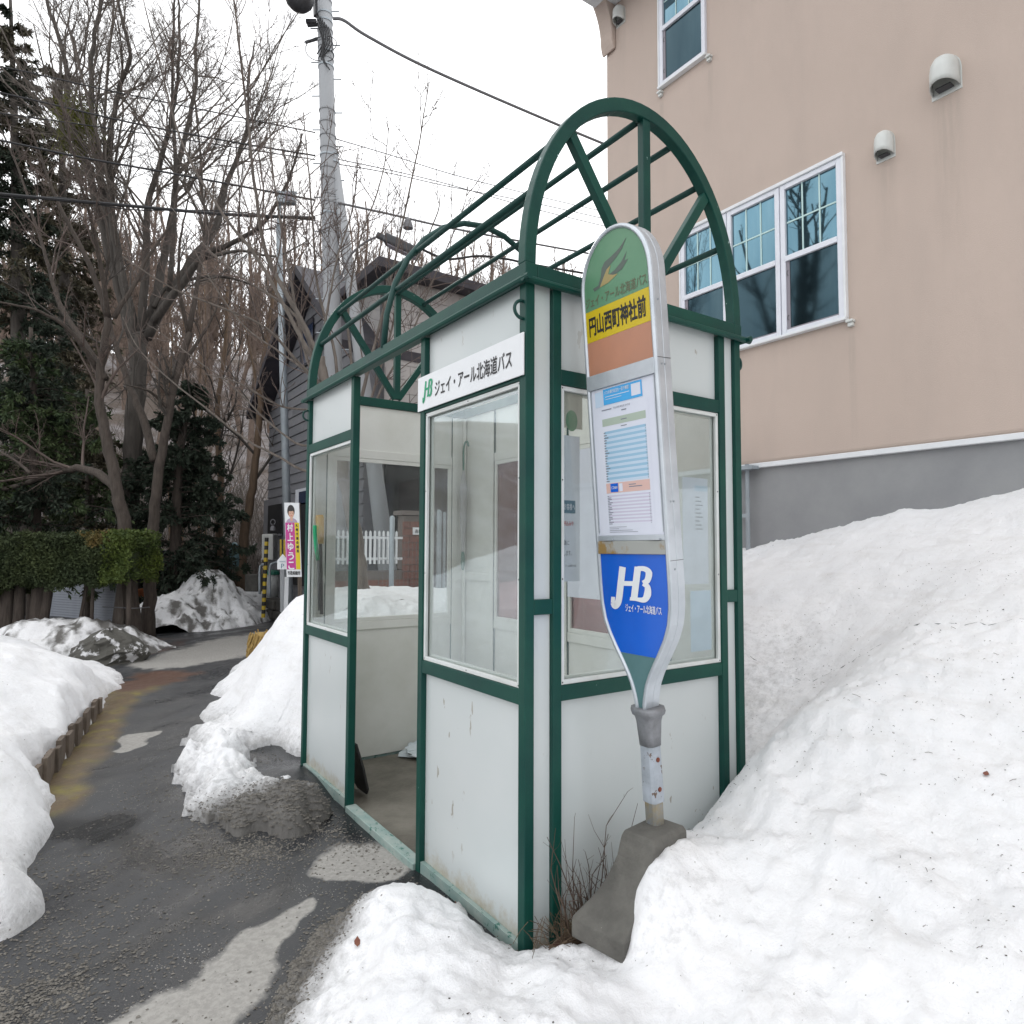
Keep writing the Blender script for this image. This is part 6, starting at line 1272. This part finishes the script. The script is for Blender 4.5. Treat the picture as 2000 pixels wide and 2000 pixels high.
# wooded hillside: individual bare trees sharing a few meshes
protos = []
for k in range(6):
    h = RS.uniform(8.5, 12); n = 12; z = np.linspace(0, h, n); w = np.cumsum(RS.randn(n, 2)*.10, 0); P = np.concatenate([w, z[:, None]], 1)[None]; R_ = np.linspace(.14, .03, n)[None]
    P1, R1 = kids(P, R_, 30, .36, (25, 50), .45, 5, .45, .22, .022, .10); P2, R2 = kids(P1, R1, 8, .50, (25, 55), .3, 4, .55, .1, .014, .12); P3, R3 = kids(P2, R2, 6, .55, (25, 55), .2, 3, .6, .05, .011, .12)
    t = bpy.data.meshes.new('trunk'); a = vmesh('trunk', [tubes(P, R_, 6)], twig_f); b = vmesh('crown', [tubes(P1, R1, 3), tubes(P2, R2, 3), tubes(P3, R3, 3)], twig_f); protos.append((a.data, b.data)); bpy.data.objects.remove(a); bpy.data.objects.remove(b)
placed = []
tries = 0
while len(placed) < 290 and tries < 12000:
    tries += 1; D_ = 23+RS.rand()**.85*68; la = RS.uniform(-.86, .16)*D_; x = CC[0]+.568*D_+.822*la; y = CC[1]+.821*D_-.569*la
    if y < 18 or (D_ < 30 and la > -.2*D_): continue
    if any((x-a)**2+(y-b)**2 < (.9+D_*.011)**2 for a, b in placed): continue
    placed.append((x, y)); zg = float(hillz(np.array([x]), np.array([y]))[0]); k = RS.randint(6)
    e = thing('forest_tree', 'bare leafless tree standing among many on the wooded hillside', 'tree', (x, y, zg-.2), 'bare trees on the wooded hillside'); e.rotation_euler = (RS.uniform(-.05, .05), RS.uniform(-.05, .05), RS.rand()*6.28); s = RS.uniform(.8, 1.15); e.scale = (s, s, s)
    for nm_, me in zip(('trunk', 'crown'), protos[k]):
        q = bpy.data.objects.new(nm_, me); COL.objects.link(q); q.parent = e
        if nm_ == 'crown': q['kind'] = 'stuff'
# undergrowth at the foot of the slope
N_ = 2600; D_ = 15.5+RS.rand(N_)*9; la = RS.uniform(-.85, -.28, N_)*D_; bx_ = CC[0]+.568*D_+.822*la; by_ = CC[1]+.821*D_-.569*la; bz_ = np.where(by_ > 17, hillz(bx_, np.maximum(by_, 17)), 0)-.1
b0 = np.stack([bx_, by_, bz_], 1); d0 = nrm(np.stack([RS.randn(N_)*.35, RS.randn(N_)*.35, np.ones(N_)], 1)); hh = (.8+1.9*RS.rand(N_))[:, None]
P = np.stack([b0, b0+d0*hh*.4, b0+d0*hh*.75+RS.randn(N_, 3)*.06, b0+d0*hh+RS.randn(N_, 3)*.14], 1); R_ = np.array([[.012, .010, .007, .004]])*np.ones((N_, 1)); P2, R2 = kids(P, R_, 5, .45, (20, 50), .2, 3, .6, .2, .004, .12)
o = vmesh('undergrowth', [tubes(P, R_, 3), tubes(P2, R2, 3)], bark_l, None); tag(o, None, None, None, 'stuff')

# ================================================================ SMALL THINGS ON THE GROUND
# dry twigs growing between sign and shelter
tw = thing('dry_shrub', 'clump of dry brown twigs between the sign foot and the shelter', 'shrub', (.24, -.1, .1))
N_ = 48; b0 = np.stack([.22+RS.randn(N_)*.07, -.10+RS.randn(N_)*.035, np.full(N_, .08)], 1); d0 = nrm(np.stack([RS.randn(N_)*.28, RS.randn(N_)*.16-.05, np.ones(N_)], 1)); hh = (.08+.24*RS.rand(N_)**1.5)[:, None]; hh[:3] = .48
P = np.stack([b0, b0+d0*hh*.35, b0+d0*hh*.7+RS.randn(N_, 3)*.012, b0+d0*hh+RS.randn(N_, 3)*.03], 1); P[:, :, 1] = np.minimum(P[:, :, 1], -.012); R_ = np.array([[.0032, .0028, .002, .001]])*np.ones((N_, 1)); P2, R2 = kids(P, R_, 4, .45, (25, 60), .15, 3, .6, .2, .0009, .15); P2[:, :, 1] = np.minimum(P2[:, :, 1], -.01)
vmesh('twigs', [tubes(P, R_, 4), tubes(P2, R2, 3)], dry, tw, kind='stuff')
N_ = 260; b0 = np.stack([.17+RS.randn(N_)*.09, -.11+RS.randn(N_)*.04, .07+RS.rand(N_)*.03], 1); d0 = nrm(np.stack([RS.randn(N_)*.9, RS.randn(N_)*.4, .4+RS.rand(N_)], 1)); P = np.stack([b0, b0+d0*.05, b0+d0*.10+np.array([0, 0, -.015])], 1); P[:, :, 1] = np.minimum(P[:, :, 1], -.012)
vmesh('dead_grass', [tubes(P, np.full((N_, 3), .0013), 3)], deadg, tw, kind='stuff')
# grit scattered on lane and snow
def stones(C, S_, mat, name, flat=.6):
    N = len(C); oct_ = np.array([(1, 0, 0), (0, 1, 0), (-1, 0, 0), (0, -1, 0), (0, 0, 1), (0, 0, -1)], float); fc = np.array([(0, 1, 4), (1, 2, 4), (2, 3, 4), (3, 0, 4), (1, 0, 5), (2, 1, 5), (3, 2, 5), (0, 3, 5)])
    J = oct_[None]*(1+.35*RS.randn(N, 6, 1)*.6); a = RS.rand(N)*6.28; c, s = np.cos(a), np.sin(a); x = J[..., 0]*c[:, None]-J[..., 1]*s[:, None]; y = J[..., 0]*s[:, None]+J[..., 1]*c[:, None]; J = np.stack([x*(1+.4*RS.rand(N, 1)), y, J[..., 2]*flat], -1)
    V = (C[:, None]+J*S_[:, None, None]).reshape(-1, 3); F = (np.arange(N)[:, None, None]*6+fc[None]).reshape(-1, 3); o = vmesh(name, [(V, F)], mat, None, smooth=False); tag(o, None, None, None, 'stuff'); return o
def gzn(x, y): return fbm(x, y, .8, 3, 2)*.03+fbm(x, y, 6, 2, 4)*.006-.02
def scatter(N, xr, yr, wfn, smin, smax, mat, name):
    x = RS.uniform(*xr, N); y = RS.uniform(*yr, N); k = RS.rand(N) < wfn(x, y); x, y = x[k], y[k]; s = smin+(smax-smin)*RS.rand(len(x))**3; stones(np.stack([x, y, gzn(x, y)+s*.3], 1), s, mat, name)
def wl(x, y):
    w = np.clip(fbm(x, y, 1.7, 4, 91)*2.2+.05, 0, 1)*.28
    for (u, v, r, a) in ((60, 1960, .35, 1), (540, 1960, .25, 1.2), (460, 1650, .30, .9), (600, 1620, .22, .7), (700, 1790, .20, .8), (780, 1700, .12, .5), (150, 1700, .3, .6), (450, 1500, .4, .35), (20, 1850, .3, .9)):
        p = gp(u, v); w = np.maximum(w, a*np.exp(-((x-p[0])**2+(y-p[1])**2)/(2*r*r)))
    inside = (x > -.03) & (x < 1.3) & (y > -.05); D1 = [(*G2(u, v), w_) for u, v, w_ in [(590, 1768, .06), (545, 1810, .10), (470, 1890, .15), (380, 1960, .19), (300, 2030, .24), (200, 2150, .30)]]; return np.where(inside, 0, np.clip(w, 0, 1))*np.clip(seg_dist(x, y, D1)-.7, .08, 1)
scatter(46000, (-2.2, .0), (.1, 4.2), wl, .0018, .0075, gritm, 'grit')
DRY_ = [(*G2(u, v), w) for u, v, w in [(590, 1768, .06), (545, 1810, .10), (470, 1890, .15), (380, 1960, .19), (300, 2030, .24), (200, 2150, .30)]]
def wl2(x, y):
    w = np.zeros(x.shape)
    for (u, v, r, a) in ((40, 1960, .22, 1), (150, 1930, .16, .6), (520, 1960, .13, 1.2), (580, 1880, .10, 1.1), (640, 1820, .08, 1), (480, 1655, .13, .9), (580, 1625, .10, 1), (390, 1600, .10, .8), (740, 1770, .08, .9), (700, 1640, .06, .6), (620, 1980, .08, .8)):
        p = gp(u, v); w = np.maximum(w, a*np.exp(-((x-p[0])**2+(y-p[1])**2)/(2*r*r)))
    return np.where((x > -.03) & (y > -.05), 0, np.clip(w, 0, 1))*np.clip(.6+fbm(x, y, 6, 3, 93)*2, .15, 1)*np.clip(seg_dist(x, y, DRY_)-.7, .06, 1)
scatter(110000, (-2.0, .0), (.0, 2.6), wl2, .0018, .0070, gritm, 'gravel')
def on_dirty(obn, N, box_):
    me = bpy.data.objects[obn].data; n = len(me.vertices); A = np.zeros(n*3); me.vertices.foreach_get('co', A); A = A.reshape(-1, 3); D = np.zeros(n); me.attributes['dirt_shade'].data.foreach_get('value', D)
    k = (A[:, 0] > box_[0]) & (A[:, 0] < box_[1]) & (A[:, 1] > box_[2]) & (A[:, 1] < box_[3]) & (A[:, 2] > -.02); A = A[k]; D = np.clip(D[k]-.25, 0.0001, 1)**2; return A[RS.choice(len(A), N, p=D/D.sum())]
C = on_dirty('snow_bank', 26000, (-1.2, .0, -.4, 3.6)); C[:, :2] += RS.randn(len(C), 2)*.006; stones(C, .0014+.0042*RS.rand(len(C))**3, gritm, 'grit_on_snow')
# twiglets and seeds lying on the snow: sample the snow mesh surface
def on_snow(obn, N, box_, seed):
    me = bpy.data.objects[obn].data; n = len(me.vertices); A = np.zeros(n*3); me.vertices.foreach_get('co', A); A = A.reshape(-1, 3); k = (A[:, 0] > box_[0]) & (A[:, 0] < box_[1]) & (A[:, 1] > box_[2]) & (A[:, 1] < box_[3]) & (A[:, 2] > .05); A = A[k]; w = np.clip(fbm(A[:, 0], A[:, 1], 1.6, 4, 201)*3+.25, .03, 1)**2; return A[RS.choice(len(A), N, p=w/w.sum())]
C = on_snow('snow_bank', 1500, (-.9, 1.9, -2.2, .0), 1); C = np.concatenate([C, on_snow('snow_slope', 900, (1.8, 3.4, -2.5, 1.0), 2)]); N = len(C); s = .0009+.0032*RS.rand(N)**5
stones(C+np.array([0, 0, .001]), s, debris, 'snow_debris', .5)
N_ = 260; C = on_snow('snow_bank', N_, (-.9, 1.9, -2.2, .0), 3); D = nrm(np.stack([RS.randn(N_), RS.randn(N_), RS.randn(N_)*.15], 1)); L__ = (.006+.03*RS.rand(N_)**3)[:, None]; o = vmesh('fallen_twigs', [tubes(np.stack([C+(0, 0, .003), C+D*L__*.5+(0, 0, .005), C+D*L__+(0, 0, .003)], 1), np.full((N_, 3), .0009), 3)], dry, None); tag(o, None, None, None, 'stuff')
def leaf(u, v, z, s, label, rot, X=None):
    from mathutils import Vector as Vv
    p = gp(u, v, z); dg = bpy.context.evaluated_depsgraph_get(); hit = None
    for nm_ in ('snow_bank', 'snow_slope', 'ground'):
        ob = bpy.data.objects[nm_]; ok, loc, nrm_, _ = ob.ray_cast(Vv(CC), Vv(nrm(ray(u, v))))
        if ok and (hit is None or (loc-Vv(CC)).length < (hit-Vv(CC)).length): hit = loc
    p = np.array(hit) if hit is not None else p; c, s_ = math.cos(rot), math.sin(rot); q = [(-1, 0, .1), (-.5, .38, .3), (.2, .42, .25), (1, 0, .5), (.3, -.36, .2), (-.4, -.34, .05)]
    V = [p+np.array([(x*c-y*s_)*s, (x*s_+y*c)*s, zz*s*.6+.004]) for x, y, zz in q]; o = MB().prism([v_-np.array([0, 0, .0012]) for v_ in V], V).build('fallen_leaf', leafm, None, org=p); tag(o, label, 'leaf', 'fallen leaves on the snow')
leaf(1926, 1514, .9, .020, 'reddish brown leaf lying on the clean snow slope at the right', .2); leaf(698, 1843, .12, .026, 'curled reddish leaf on the near snow heap left of the shelter corner', 1.2); leaf(892, 1762, .1, .016, 'small reddish leaf against the base of the near white panel', .8)
